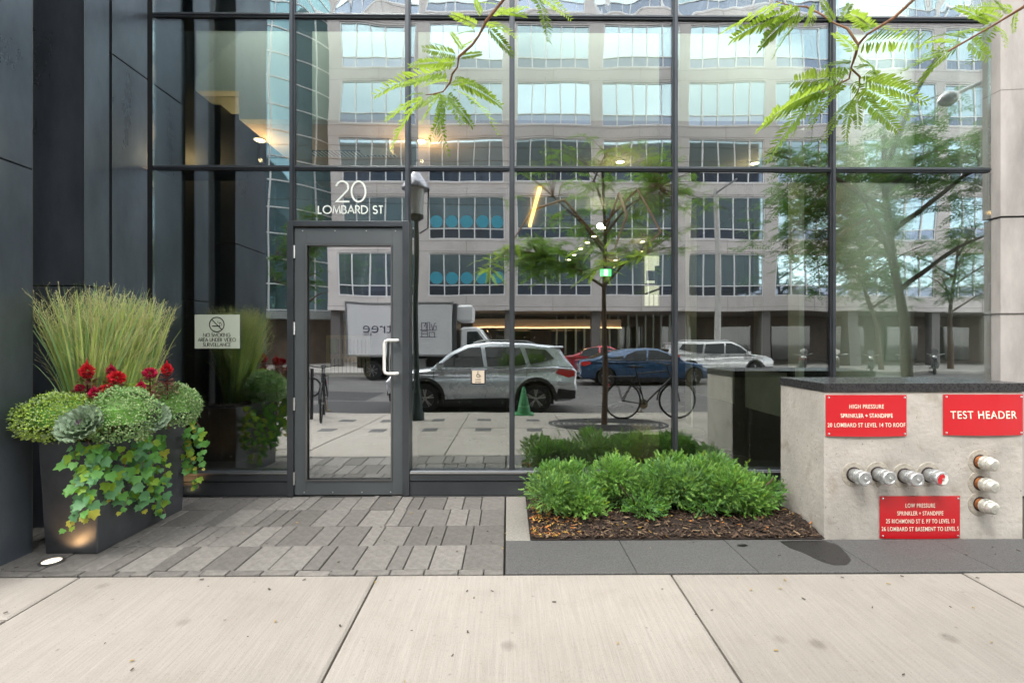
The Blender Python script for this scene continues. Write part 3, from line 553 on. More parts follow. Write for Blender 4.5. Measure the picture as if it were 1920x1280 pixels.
# ---------------------------------------------------------------- dark metal pier
def wallmat():
    m = mat('pier_metal', (.125, .148, .178), .30, metal=.7, var=.4, vscale=1.3, bump=.08, bscale=9, stretch=(1, 1, .35), detail=8)
    n = m.node_tree; b = n.nodes['Principled BSDF']; t = n.nodes.new('ShaderNodeTexCoord'); src = b.inputs['Base Color'].links[0].from_socket
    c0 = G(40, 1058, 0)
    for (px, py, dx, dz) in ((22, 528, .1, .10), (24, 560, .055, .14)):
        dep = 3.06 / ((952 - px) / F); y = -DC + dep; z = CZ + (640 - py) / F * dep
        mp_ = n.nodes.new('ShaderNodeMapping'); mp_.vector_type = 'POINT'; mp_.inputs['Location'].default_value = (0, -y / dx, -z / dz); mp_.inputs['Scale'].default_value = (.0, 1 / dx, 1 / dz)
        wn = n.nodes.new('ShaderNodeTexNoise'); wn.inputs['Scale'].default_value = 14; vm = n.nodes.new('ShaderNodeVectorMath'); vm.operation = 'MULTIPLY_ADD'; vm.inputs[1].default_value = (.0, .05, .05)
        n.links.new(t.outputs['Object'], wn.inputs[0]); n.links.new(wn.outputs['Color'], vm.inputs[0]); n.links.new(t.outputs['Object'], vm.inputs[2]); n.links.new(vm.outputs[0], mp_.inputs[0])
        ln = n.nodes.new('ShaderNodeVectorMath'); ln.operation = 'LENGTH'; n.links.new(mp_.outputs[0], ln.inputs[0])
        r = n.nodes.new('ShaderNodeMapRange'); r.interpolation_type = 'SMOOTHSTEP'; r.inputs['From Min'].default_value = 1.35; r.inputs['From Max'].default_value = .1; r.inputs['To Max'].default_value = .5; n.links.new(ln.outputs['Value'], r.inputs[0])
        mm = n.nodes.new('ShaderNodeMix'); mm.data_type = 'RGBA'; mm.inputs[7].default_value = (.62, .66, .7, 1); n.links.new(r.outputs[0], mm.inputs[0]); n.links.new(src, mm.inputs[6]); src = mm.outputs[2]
    n.links.new(src, b.inputs['Base Color']); return m
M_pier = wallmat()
pr = thing('metal_clad_pier', 'tall pier clad in dark blue grey metal panels behind the planter', 'pier', (-3.5, -.9, 0))
g = .004
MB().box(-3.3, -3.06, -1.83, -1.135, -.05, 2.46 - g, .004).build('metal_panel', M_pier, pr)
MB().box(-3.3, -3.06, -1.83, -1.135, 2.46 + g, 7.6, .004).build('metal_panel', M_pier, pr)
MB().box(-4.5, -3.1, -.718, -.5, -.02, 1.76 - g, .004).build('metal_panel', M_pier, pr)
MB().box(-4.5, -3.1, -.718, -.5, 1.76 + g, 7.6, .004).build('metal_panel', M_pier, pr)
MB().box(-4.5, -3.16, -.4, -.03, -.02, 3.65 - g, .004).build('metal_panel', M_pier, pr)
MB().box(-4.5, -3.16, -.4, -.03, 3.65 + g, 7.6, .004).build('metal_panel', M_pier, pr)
MB().box(-4.6, -3.62, -1.8, -.72, -.02, 7.55).build('pier_core', M_dark, pr)
for x, y in ((-3.059, -1.137), (-3.099, -.719), (-3.159, -.401)): MB().box(x - .0015, x + .0015, y - .0015, y + .0015, .0, 7.6).build('edge_highlight', M_frame2, pr)  # pale strips stand in for bright highlights along the panel corners
# ---------------------------------------------------------------- concrete column at the right
M_ccol = mat('column_concrete', (.36, .345, .335), .8, var=.4, vscale=1.6, bump=.3, bscale=30, stretch=(1, 1, .3), detail=9)
cc = thing('concrete_column', 'stained grey concrete column at the right end of the glass', 'column', (XR + .3, .05, 0))
def colpoly(e): return [(XR + .004 + e, .3), (XR + .004 + e, -.08 + e), (XR + .20, -.10 + e)] + [(XR + .20 + (.36 - e) * math.sin(R(a)), .26 - (.36 - e) * math.cos(R(a))) for a in range(6, 91, 6)]
zj = Z(412, 1880)
for e, z0, z1, nm, m_ in ((0, zj + .012, 7.4, 'column_shaft', M_ccol), (.008, 0, zj - .004, 'column_shaft', M_ccol), (.03, zj - .004, zj + .012, 'column_joint', M_dark)):
    pp = colpoly(e); MB().slab(pp, lambda x, y: (x, y, z0), lambda x, y: (x, y, z1)).build(nm, m_, cc, smooth=True, ang=25)
for py in (178, 588): z = Z(py, 1880); pp = colpoly(-.0012); MB().slab(pp, lambda x, y: (x, y, z - .002), lambda x, y: (x, y, z + .002)).build('form_line', mat('form_line', (.2, .19, .185), .9), cc)
# ================================================================== STANDPIPE BLOCK
def blockmat():
    m = mat('block_concrete', (.48, .455, .42), .85, var=.2, vscale=2.2, bump=.45, bscale=35, detail=9)
    n = m.node_tree; b = n.nodes['Principled BSDF']; t = n.nodes.new('ShaderNodeTexCoord'); src = b.inputs['Base Color'].links[0].from_socket
    for sc_, lo, hi, c_, f in ((7, .58, .75, (.62, .56, .48), .7), (55, .66, .72, (.35, .3, .25), .8)):
        z = n.nodes.new('ShaderNodeTexNoise'); z.inputs['Scale'].default_value = sc_; z.inputs['Detail'].default_value = 6; n.links.new(t.outputs['Object'], z.inputs[0])
        r = n.nodes.new('ShaderNodeMapRange'); r.inputs['From Min'].default_value = lo; r.inputs['From Max'].default_value = hi; r.inputs['To Max'].default_value = f; n.links.new(z.outputs[0], r.inputs[0])
        mm = n.nodes.new('ShaderNodeMix'); mm.data_type = 'RGBA'; mm.blend_type = 'MULTIPLY'; mm.inputs[7].default_value = (*c_, 1); n.links.new(r.outputs[0], mm.inputs[0]); n.links.new(src, mm.inputs[6]); src = mm.outputs[2]
    n.links.new(src, b.inputs['Base Color']); return m
M_block = blockmat()
FY = -DC + F * CZ / (1009 - 640)     # front face depth
bxl, bxr = P(1545, 700, FY).x, P(1917, 700, FY).x; YB = -.41; ztop = P(1600, 718, FY).z; zcap = P(1600, 735, FY).z
xb = P(1464, 700, YB).x
sb = thing('standpipe_block', 'low concrete block with dark stone cap at the right', 'block', ((bxl + bxr) / 2, (FY + YB) / 2, 0))
poly = [(bxl, FY), (bxr, FY), (bxr, YB), (xb, YB)]
MB().slab(poly, lambda x, y: (x, y, -.02), lambda x, y: (x, y, zcap)).build('block_body', M_block, sb)
c2 = [(bxl - .006, FY - .008), (bxr + .03, FY - .008), (bxr + .03, YB + .01), (xb - .006, YB + .01)]
m = MB().slab(c2, lambda x, y: (x, y, zcap + .002), lambda x, y: (x, y, ztop)); cap_o = m.build('block_cap', mat('cap_stone', (.03, .03, .032), .28, var=.3, vscale=70), sb)
bv = cap_o.modifiers.new('b', 'BEVEL'); bv.width = .004; bv.segments = 2
M_red = mat('sign_red', (.55, .010, .018), .35, coat=.3); M_txt = mat('sign_cream', (.85, .78, .66), .5)
def redsign(x0, y0, x1, y1, lines, label, bow=.006, yoff=.004):
    a, b = P(x0, y1, FY - yoff), P(x1, y0, FY - yoff); w = thing('red_sign', label, 'sign', ((a.x + b.x) / 2, FY - .002, a.z), group='red metal plates on the concrete block')
    m = MB(); nx = 24; hx = (b.x - a.x) / 2; cx = (a.x + b.x) / 2
    f = lambda x, z: FY - yoff - .002 - bow * (1 - ((x - cx) / hx) ** 2) * (1 if z < (a.z + b.z) / 2 else .3)
    vs_ = []
    for i in range(nx + 1):
        x = a.x + (b.x - a.x) * i / nx; sag = .006 * (1 - ((x - cx) / hx) ** 2)
        for z in (a.z - sag * .6, a.z * .66 + b.z * .34, a.z * .33 + b.z * .67, b.z):
            y = f(x, z); vs_ += [(x, y - .0015, z), (x, y + .0015, z)]
    fs = []
    for i in range(nx):
        for k in range(3):
            p0 = i * 8 + k * 2; p1 = p0 + 8; fs += [(p0, p1, p1 + 2, p0 + 2), (p0 + 1, p0 + 3, p1 + 3, p1 + 1)]
        fs += [(i * 8, i * 8 + 1, i * 8 + 9, i * 8 + 8), (i * 8 + 6, i * 8 + 14, i * 8 + 15, i * 8 + 7)]
    fs += [(0, 2, 3, 1), (2, 4, 5, 3), (4, 6, 7, 5)]; e = nx * 8; fs += [(e, e + 1, e + 3, e + 2), (e + 2, e + 3, e + 5, e + 4), (e + 4, e + 5, e + 7, e + 6)]
    m.add(vs_, fs).build('sign_plate', M_red, w, smooth=True)
    for t, py, ha, wd in lines:
        q = P((x0 + x1) / 2, py, FY - yoff); hpx = ha / F * (FY + DC)
        tb = text_mb(t, hpx * 1.38, q.x, q.z, 0, ext=.0008, off=hpx * .004, sp=1.12); xs_ = [v[0] for v in tb.v]; cw = (max(xs_) - min(xs_)); k = wd / F * (FY + DC) / cw; mid = (max(xs_) + min(xs_)) / 2
        tb.v = [(q.x + (v[0] - mid) * k, v[1] + f(q.x + (v[0] - mid) * k, v[2]) - .0035, v[2]) for v in tb.v]; tb.build('sign_text', M_txt, w)
    for u in (x0 + 4.5, x1 - 4.5):
        for v_ in (y0 + 4.5, y1 - 4.5):
            q = P(u, v_, FY); MB().lathe([(.0075, 0), (.007, .003), (.003, .005), (0, .0055)], (q.x, f(q.x, q.z) - .001, q.z), (0, -1, 0), 12).build('screw', M_chrome, w, smooth=True)
redsign(1548, 740, 1699, 817, [('HIGH PRESSURE', 762, 8, 65), ('SPRINKLER + STANDPIPE', 779, 8, 98), ('20 LOMBARD ST LEVEL 14 TO ROOF', 796.5, 8, 147)], 'red plate reading high pressure sprinkler and standpipe, 20 Lombard St')
redsign(1768, 739, 1917, 815, [('TEST HEADER', 778, 15, 126)], 'red plate reading test header at the right end of the block')
redsign(1649, 929, 1799, 1008, [('LOW PRESSURE', 947, 8, 56), ('SPRINKLER + STANDPIPE', 961.5, 8, 87), ('25 RICHMOND ST E. P7 TO LEVEL 13', 976, 8, 130), ('26 LOMBARD ST BASEMENT TO LEVEL 5', 990.5, 8, 146)], 'red plate reading low pressure sprinkler and standpipe, below the hose inlets')
M_al = mat('cast_aluminium', (.52, .54, .55), .38, metal=.85, var=.2, vscale=30, bump=.2, bscale=60); M_al2 = mat('worn_aluminium', (.55, .55, .5), .45, metal=.6, var=.3, vscale=25, bump=.3, bscale=60); M_rust = mat('rust_orange', (.3, .1, .025), .8, var=.5, vscale=30, bump=.4); M_seal = mat('dark_seal', (.03, .02, .02), .8)
M_ringc = mat('patch_concrete', (.40, .37, .32), .9, var=.25, vscale=18, bump=.5, bscale=60)
def inlet(px, py, label, kind, dirx=.33, L=.125):
    q = P(px, py, FY); w = thing('hose_inlet', label, 'hose connection', (q.x, FY, q.z), group='capped fire hose connections on the block'); ax = Vector((0, -1, 0))
    c = Vector((q.x, FY, q.z)); rr = .042
    MB().lathe([(.085, 0), (.083, .0025), (.07, .0035)], tuple(c), ax, 28).build('patch_ring', M_ringc, w, smooth=True)
    if kind == 'inlet':
        MB().lathe([(.052, .003), (.052, .01)], tuple(c), ax, 24).build('seal', M_seal, w)
        MB().lathe([(.045, .01), (.046, .05), (.041, .052), (.041, .062)], tuple(c), ax, 24).build('swivel', M_al, w, smooth=True)
        m = MB().lathe([(.045, .062), (.048, .065), (.048, .073), (.0455, .075), (.0455, .079), (.048, .081), (.048, .108), (.043, .114), (.03, .1145), (.028, .112), (0, .112)], tuple(c), ax, 28)
        for a in (40, 220): m.box(q.x + math.cos(R(a)) * .05 - .006, q.x + math.cos(R(a)) * .05 + .006, FY - .1, FY - .08, q.z + math.sin(R(a)) * .05 - .006, q.z + math.sin(R(a)) * .05 + .006)
        m.build('cap', M_al, w, smooth=True); MB().lathe([(.008, .114), (.006, .122), (0, .124)], tuple(c), ax, 12).build('cap_stud', M_chrome, w, smooth=True)
    else:
        MB().lathe([(.05, .003), (.05, .006)], tuple(c), ax, 24).build('seal', M_seal, w)
        MB().lathe([(.042, .006), (.042, .03)], tuple(c), ax, 24).build('rusty_nipple', M_rust, w, smooth=True)
        MB().lathe([(.044, .03), (.048, .033), (.048, .042), (.045, .044), (.045, .05), (.048, .052), (.048, .07), (.043, .075), (.042, .095), (.03, .108), (0, .11)], tuple(c), ax, 28).build('cap', M_al2, w, smooth=True)
    return w
inlet(1600, 889, 'hose inlet furthest left in the row of four', 'inlet'); inlet(1645, 888, 'second hose inlet from the left in the row', 'inlet'); inlet(1695, 891, 'third hose inlet from the left in the row', 'inlet'); w = inlet(1740, 889, 'hose inlet with red paint on its white cap, at the right end of the row', 'inlet')
q = P(1740, 889, FY); m = MB(); pts = [(-.03, -.03), (-.036, .0), (-.02, .028), (.0, .034), (.012, .02), (.004, -.004), (-.008, -.012), (-.014, -.034)]; m.slab(pts, lambda a, b: (q.x + a, FY - .1145, q.z + b), lambda a, b: (q.x + a, FY - .1165, q.z + b)); m.build('red_paint_patch', M_red, w)
m = MB(); pts = [(.006, .034), (.03, .024), (.036, -.004), (.02, -.034), (-.01, -.036), (-.004, -.012), (.008, .0), (.014, .018)]; m.slab(pts, lambda a, b: (q.x + a, FY - .1145, q.z + b), lambda a, b: (q.x + a, FY - .116, q.z + b)); m.build('white_paint_patch', M_white, w)
for py, lb in ((865, 'topmost rusty capped test outlet in the column of three'), (905, 'middle rusty capped test outlet in the column of three'), (944, 'lowest capped test outlet in the column of three')): inlet(1837, py, lb, 'outlet')
#PART3
# ================================================================== ACROSS THE STREET
YF = -26.0; SC = (DC + 26.0) / F
struct(MB().box(-90, 90, -60, -20.5, -.6, -.22, .02), 'far_pavement', mat('far_pavement_concrete', (.36, .34, .32), .9, var=.2, vscale=1.2, bump=.3))
M_off = mat('office_wall', (.54, .50, .50), .75, var=.14, vscale=.35, bump=.1, bscale=20, rand=.05); M_offd = mat('office_joint', (.16, .14, .14), .8)
M_wf = mat('office_window_frame', (.72, .72, .74), .4)
def office_glass(name, col, r=.03):
    m = mat(name, col, r, spec=1.0, metal=.8, rand=.35)
    return m
M_og = office_glass('office_glass', (.42, .56, .62)); M_ogl = office_glass('office_glass_low', (.20, .24, .32))
off = thing('office_building', 'pale pink grey office block with bands of white mullioned windows across the street', 'building', (10, YF, -.2))
X0 = -10.6; PIT = 5.55; WW = 4.82; ZB = 4.24; FP = 3.64; WH = 2.75; NB, NF = 10, 6
XE0, XE1 = -11.4, X0 + NB * PIT + .2
wl = MB(); wl.box(XE0, XE1, YF - 8, YF - .5, 3.4, ZB + NF * FP + .4)
wl.box(XE0, X0, YF - .5, YF, 3.3, ZB + NF * FP + .4)
for k in range(NB): wl.box(X0 + k * PIT + WW, (X0 + (k + 1) * PIT) if k < NB - 1 else XE1, YF - .5, YF, 3.3, ZB + NF * FP + .4)
for r in range(NF + 1):
    z0 = 3.3 if r == 0 else ZB + (r - 1) * FP + WH; z1 = ZB + r * FP if r < NF else ZB + NF * FP + .4
    for k in range(NB): wl.box(X0 + k * PIT + .001, X0 + k * PIT + WW - .001, YF - .45, YF - .004, z0, z1)
wl.build('wall', M_off, off)
jt = MB()
for r in range(NF + 1):
    for z in ((ZB + (r - 1) * FP + WH + .12, ZB + r * FP - .12) if r else (3.55,)):
        jt.box(XE0, XE1, YF - .0035, YF + .002, z - .012, z + .012)
for k in range(NB):
    for xx in (X0 + k * PIT + WW / 2,):
        for r in range(NF + 1): jt.box(xx - .012, xx + .012, YF - .0035, YF + .0015, (ZB + (r - 1) * FP + WH) if r else 3.3, ZB + r * FP)
jt.build('panel_joints', M_offd, off, kind='stuff')
wfm = MB(); gm = MB(); gl_ = MB(); nl = 5; lw = WW / nl
for i in range(nl + 1): x = min(max(i * lw, .04), WW - .04); wfm.box(x - .035, x + .035, -.14, -.04, .0, WH)
for z in (.05, WH * .25, WH - .05): wfm.box(0.076, WW - .076, -.135, -.05, z - .03, z + .03)
gm.box(.03, WW - .03, -.12, -.10, WH * .25, WH - .03); gl_.box(.03, WW - .03, -.119, -.10, .03, WH * .25 - .001)
wm, gmm, glm = wfm.mesh('window', M_wf), gm.mesh('pane', M_og), gl_.mesh('lower_pane', M_ogl)
for r in range(NF):
    for k in range(NB):
        w = inst(wm, 'window', off, Vector((X0 + k * PIT, YF, ZB + r * FP)) - wloc(off)); inst(gmm, 'pane', w, rot=(rnd.uniform(-.003, .003), 0, rnd.uniform(-.003, .003))); inst(glm, 'lower_pane', w)
        if k == 1 and r < 2:
            for i in range(5): MB().lathe([(.40, 0), (.40, .004)], (X0 + PIT + (i + .5) * lw, YF - .098, ZB + r * FP + WH * .42), (0, 1, 0), 32).build('blue_disc', mat('disc_blue', (.05, .3, .42), .4), w)
# arcade
ar = MB(); ar.box(XE0, XE1, -33, -32.5, -.3, 3.3); ar.build('arcade_back_wall', mat('arcade_wall', (.12, .09, .07), .6, var=.3, vscale=1), off)
ar = MB().box(XE0, XE1, -32.5, YF - .1, 3.28, 3.39); ar.build('arcade_ceiling', mat('arcade_soffit', (.25, .22, .2), .6), off)
for k in range(-1, NB):
    x = X0 + k * PIT + WW + .36; MB().box(x - .3, x + .3, YF - .9, YF - .3, -.25, 3.29).build('arcade_column', mat('arcade_column', (.13, .12, .12), .5), off)
for k in range(12): x = -9.5 + k * 4.3; MB().box(x, x + 2.6, -32.49, -32.4, -.1, 2.5).build('shop_window', mat('shop_glass', (.03, .035, .03), .05, spec=1), off)
for k in range(16):
    x = 3.5 + k * .62; MB().box(x, x + .12, -29.6, -29.5, -.1, 3.27).build('glass_fin', mat('arcade_fin', (.35, .4, .33), .3), off)
cv = MB().box(-2.4, 7.9, YF - 3.2, YF - 2.8, 2.35, 2.9); cv.build('lit_cove', mat('cove', (.6, .45, .3), .6), off)
cv = MB().box(-2.4, 7.9, YF - 2.79, YF - 2.7, 2.28, 2.36); cv.build('cove_lamp', lampmat('cove_lamp', (1, .6, .28), 1.3), off)
# curved glass tower at the left
tw = thing('glass_tower', 'curved teal glass tower with thin pale mullions left of the office block', 'building', (-18, -34, 0))
tg_ = MB(); tr_ = 9; tcx, tcy = -20.5, -36
MB().lathe([(tr_, 3.4), (tr_, 44)], (tcx, tcy, 0), n=72).build('glass_skin', office_glass('tower_glass', (.30, .50, .55)), tw, smooth=True)
for k in range(23): MB().lathe([(tr_ + .06, 3.5 + k * 1.75), (tr_ + .06, 3.58 + k * 1.75)], (tcx, tcy, 0), n=72).build('floor_band', M_wf, tw)
for k in range(18): a = -R(20) + k * R(9); MB().tube([(tcx + math.cos(a) * (tr_ + .03), tcy + math.sin(a) * (tr_ + .03), 3.4), (tcx + math.cos(a) * (tr_ + .03), tcy + math.sin(a) * (tr_ + .03), 44)], .06, 4).build('mullion', M_wf, tw)
MB().lathe([(tr_ + 1, 2.9), (tr_ + 1, 3.4)], (tcx, tcy, 0), n=60).build('canopy', mat('canopy_grey', (.3, .33, .33), .4), tw); MB().lathe([(tr_ - .5, -.3), (tr_ - .5, 2.9)], (tcx, tcy, 0), n=60).build('ground_storey', mat('tower_base', (.16, .12, .09), .6, var=.3, vscale=1), tw)
br = thing('brick_building', 'plain brick building further left across the street', 'building', (-45, -30, 0)); MB().box(-60, -31, -45, -26, -.3, 20).build('wall', mat('brick_red', (.3, .17, .13), .8, var=.2, vscale=4, bump=.3), br)
for r in range(5):
    for k in range(6): MB().box(-58 + k * 4.5, -56 + k * 4.5, -26.02, -25.95, 2 + r * 3.6, 4 + r * 3.6).build('window', M_og, br)

# ================================================================== VEHICLES
M_tyre = mat('tyre', (.015, .015, .016), .85); M_rim = mat('alloy', (.45, .45, .46), .3, metal=.9); M_blk = mat('trim_black', (.02, .02, .022), .5); M_cg = mat('car_glass', (.015, .02, .022), .04, spec=1.0); M_cg.node_tree.nodes['Principled BSDF'].inputs['IOR'].default_value = 1.9
def wheel(par, x, y, z, r, w, side, spokes=5, double=True):
    m = MB().lathe([(r * .62, -w / 2), (r * .93, -w / 2), (r, -w * .35), (r, w * .35), (r * .93, w / 2), (r * .62, w / 2), (r * .58, 0)], (x, y, z), (0, 1, 0), 36); o = m.build('wheel', M_tyre, par, smooth=True)
    f = side * w / 2; rm = MB(); rm.lathe([(r * .64, -w * .3), (r * .66, w * .48), (r * .61, w * .5), (r * .58, w * .3), (r * .1, w * .1)], (x, y, z), (0, side, 0), 36); rm.build('rim', M_rim if 0 else mat('rim_dark', (.09, .09, .095), .35, metal=.8), o, smooth=True)
    sp = MB().lathe([(r * .13, w * .2), (r * .13, w * .46), (0, w * .47)], (x, y, z), (0, side, 0), 16)
    for k in range(spokes):
        for d in ((-.14, .14) if double else (0,)):
            a = 2 * math.pi * k / spokes + .3; c = Vector((math.cos(a + d * .4), 0, math.sin(a + d * .4))) * r * .1; e = Vector((math.cos(a + d), 0, math.sin(a + d))) * r * .63; b0 = Vector((x, y + f * .92, z)); sp.bar(b0 + c, b0 + e, r * .07, r * .06)
    sp.build('spokes', M_rim, o)
def arc_pts(cx, cz, r, a0, a1, n): return [(cx + r * math.cos(R(a0 + (a1 - a0) * i / n)), cz + r * math.sin(R(a0 + (a1 - a0) * i / n))) for i in range(n + 1)]
def solid(par, name, m_, poly, wf, bev=.05, smooth=True, ang=35):
    n = len(poly); ar_ = sum(poly[i][0] * poly[(i + 1) % n][1] - poly[(i + 1) % n][0] * poly[i][1] for i in range(n)); 
    if ar_ < 0: poly = poly[::-1]
    ins = []
    for i in range(n):
        a, b, c = Vector(poly[i - 1]), Vector(poly[i]), Vector(poly[(i + 1) % n]); d1 = (b - a).normalized(); d2 = (c - b).normalized(); nn = Vector((-d1.y - d2.y, d1.x + d2.x)); nn = nn.normalized() if nn.length > .1 else Vector((0, 0)); ins.append((b.x + nn.x * bev, b.y + nn.y * bev))
    tri = tessellate_polygon([[Vector((p[0], p[1], 0)) for p in ins]]); v = []; rings = []
    for sgn in (-1, 1):
        for pl, dw in ((poly, -bev), (ins, 0)):
            rings.append(len(v)); v += [(p[0], sgn * (wf(*p) + dw), p[1]) for p in pl]
    f = []
    for i in range(n):
        j = (i + 1) % n; f.append((rings[0] + i, rings[0] + j, rings[1] + j, rings[1] + i)); f.append((rings[2] + i, rings[3] + i, rings[3] + j, rings[2] + j)); f.append((rings[0] + i, rings[2] + i, rings[2] + j, rings[0] + j))
    f += [tuple(rings[1] + k for k in t) for t in tri] + [tuple(rings[3] + k for k in t) for t in tri]
    return MB().add(v, f).build(name, m_, par, smooth=smooth, ang=ang)
def panel(par, name, m_, poly, wf, out=.004, th=.012, both=True):
    for s in ((-1, 1) if both else (-1,)):
        MB().slab(poly, lambda x, z: (x, s * (wf(x, z) + out), z), lambda x, z: (x, s * (wf(x, z) + out - th), z)).build(name, m_, par)
def car(name, label, group, paint, L, H, loc, kind='suv', flip=False, tail=(.55, .02, .02)):
    t = thing(name, label, 'car' if kind != 'suv' else 'suv', (0, 0, 0), group); W = .93 if kind == 'suv' else .91; hl = L / 2
    M_p = mat('paint_' + name + str(paint), paint, .28, metal=.35, coat=1.0, var=.02, vscale=2)
    if kind == 'suv': wr, fx, rx, gc = .36, -hl + .92, hl - .98, .2
    else: wr, fx, rx, gc = .335, -hl + .9, hl - 1.05, .16
    belt = H * .60 if kind == 'suv' else H * .63
    def wf(x, z):
        taper = 1 - .13 * (abs(x) / hl) ** 4; v = W * taper
        if z < .45: v -= (.45 - z) * .18
        if z > belt * .72: v -= (z - belt * .72) * .16
        if z > belt: v -= (z - belt) * .28
        return v
    ar_ = wr + .07
    if kind == 'suv':
        top = [(-hl + .02, .62), (-hl, .78), (-hl + .1, .9), (-hl + .35, belt - .04), (-hl + 1.12, belt + .06), (hl - .62, belt + .11), (hl - .1, belt + .09), (hl + .0, belt - .02), (hl - .03, .74), (hl, .62), (hl - .02, .42), (hl - .12, .32)]
        roof = [(-hl + 1.02, belt + .02), (-hl + 1.5, H - .26), (-hl + 1.92, H - .06), (-hl + 2.5, H), (hl - 1.2, H - .02), (hl - .52, H - .09), (hl - .36, H - .16), (hl - .24, H - .38), (hl - .06, belt + .06)]
    else:
        top = [(-hl + .03, .48), (-hl, .62), (-hl + .12, .74), (-hl + .5, belt - .08), (-hl + 1.35, belt + .03), (hl - 1.0, belt + .06), (hl - .2, belt + .08), (hl - .02, belt + .02), (hl, .78), (hl - .06, .6), (hl - .02, .42), (hl - .15, .28)]
        roof = [(-hl + 1.25, belt + .0), (-hl + 1.75, H - .2), (-hl + 2.15, H - .04), (-hl + 2.6, H), (hl - 1.9, H - .03), (hl - 1.35, H - .14), (hl - .55, belt + .1), (hl - .3, belt + .04)]
    bot = [(rx + ar_ + .02, gc + .08)] + arc_pts(rx, wr, ar_, 0, 180, 10) + [(rx - ar_ - .02, gc)] + [(fx + ar_ + .02, gc)] + arc_pts(fx, wr, ar_, 0, 180, 10) + [(fx - ar_ - .02, gc + .08), (-hl + .1, gc + .1)]
    body = solid(t, 'body', M_p, top + bot, wf)
    solid(t, 'roof', M_p, roof, wf, bev=.06)
    # cladding, sill, arches
    panel(t, 'sill_trim', M_blk, [(fx + ar_ + .03, gc - .01), (fx + ar_ + .03, gc + .14), (rx - ar_ - .03, gc + .17), (rx - ar_ - .03, gc - .01)], wf, .012)
    for cx in (fx, rx): panel(t, 'arch_trim', M_blk if kind == 'suv' else M_p, arc_pts(cx, wr, ar_ + .075, -5, 185, 12) + arc_pts(cx, wr, ar_, 185, -5, 12), wf, .014)
    if kind == 'suv': panel(t, 'bumper_trim', M_blk, [(hl - .5, .34), (hl - .05, .36), (hl - .05, .56), (hl - .46, .6)], wf, .012); panel(t, 'bumper_trim', M_blk, [(-hl + .1, .3), (-hl + .08, .5), (fx - ar_ - .08, .5), (fx - ar_ - .08, .3)], wf, .012)
    # windows
    b0 = belt + (.06 if kind == 'suv' else .05); zt = H - (.13 if kind == 'suv' else .11)
    if kind == 'suv': w1 = [(-hl + 1.2, b0 + .03), (-hl + 1.62, H - .3), (-hl + 2.0, zt), (-hl + 2.28, zt + .01), (-hl + 2.36, b0 + .04)]; w2 = [(-hl + 2.44, b0 + .04), (-hl + 2.37, zt + .01), (-hl + 3.2, zt), (-hl + 3.36, b0 + .08)]; w3 = [(-hl + 3.46, b0 + .09), (-hl + 3.32, zt - .01), (hl - .74, zt - .05), (hl - .52, b0 + .22)]
    else: w1 = [(-hl + 1.5, b0 + .01), (-hl + 1.85, H - .22), (-hl + 2.2, zt + .01), (-hl + 2.62, zt + .03), (-hl + 2.68, b0 + .02)]; w2 = [(-hl + 2.75, b0 + .02), (-hl + 2.7, zt + .03), (-hl + 3.15, zt), (-hl + 3.5, H - .25), (-hl + 3.62, b0 + .05)]; w3 = [(-hl + 3.68, b0 + .06), (-hl + 3.6, H - .28), (hl - .98, b0 + .1)]
    for w_ in (w1, w2, w3): panel(t, 'side_window', M_cg, w_, wf, .006)
    panel(t, 'window_trim', M_rim, [(w1[0][0] - .04, b0 - .03), (w1[0][0] - .02, b0 + .0), (w3[-1][0] + .04, w3[-1][1] - (.16 if kind == 'suv' else .03)), (w3[-1][0] + .04, w3[-1][1] - (.18 if kind == 'suv' else .055))], wf, .005, .008)
    def across(name_, m__, p, q_, ins=.12, off_=.012):
        p, q_ = Vector(p), Vector(q_); d = (q_ - p).normalized(); nn = Vector((-d.y, d.x)); 
        if nn.y < 0: nn = -nn
        p2, q2 = p + d * .05 + nn * off_, q_ - d * .05 + nn * off_; wp, wq = wf(*p) - ins, wf(*q_) - ins
        lo = [(p2.x, -wp, p2.y), (p2.x, wp, p2.y), (q2.x, wq, q2.y), (q2.x, -wq, q2.y)]; hi = [(a - nn.x * .01, b, c - nn.y * .01) for a, b, c in lo]
        MB().add(lo + hi, [(0, 3, 2, 1), (4, 5, 6, 7), (0, 1, 5, 4), (1, 2, 6, 5), (2, 3, 7, 6), (3, 0, 4, 7)]).build(name_, m__, t)
    across('windscreen', M_cg, roof[0], roof[2] if kind == 'suv' else roof[1]); across('rear_window', M_cg, (roof[-2] if kind == 'suv' else roof[-3]), (roof[-1] if kind == 'suv' else roof[-2]), .15)
    # lights, seams, handles, mirrors
    M_hl = mat('head_lamp', (.75, .78, .8), .15, spec=.9); M_tl = mat('tail_lamp', tail, .2, coat=.8)
    z = belt - .12
    panel(t, 'headlight', M_hl, [(-hl + .1, z - .16), (-hl + .1, z - .04), (-hl + .55, z + .0), (-hl + .48, z - .1)], wf, .008)
    panel(t, 'tail_light', M_tl, [(hl - .5, z + .06), (hl - .42, z + .15), (hl - .06, z + .12), (hl - .06, z - .0), (hl - .2, z - .04)], wf, .01)
    M_seam = mat('seam', (.01, .01, .01), .8)
    for xs_ in (w1[0][0] - .06, (w1[-1][0] + w2[0][0]) / 2, w2[-1][0] + .02): panel(t, 'door_seam', M_seam, [(xs_, gc + .2), (xs_ - .008, belt), (xs_ + .004, belt), (xs_ + .012, gc + .2)], wf, .002, .006)
    for xs_ in (w1[-1][0] - .28, w2[-1][0] - .22): panel(t, 'handle', M_p, [(xs_, belt - .14), (xs_, belt - .11), (xs_ + .2, belt - .1), (xs_ + .2, belt - .13)], wf, .03, .03)
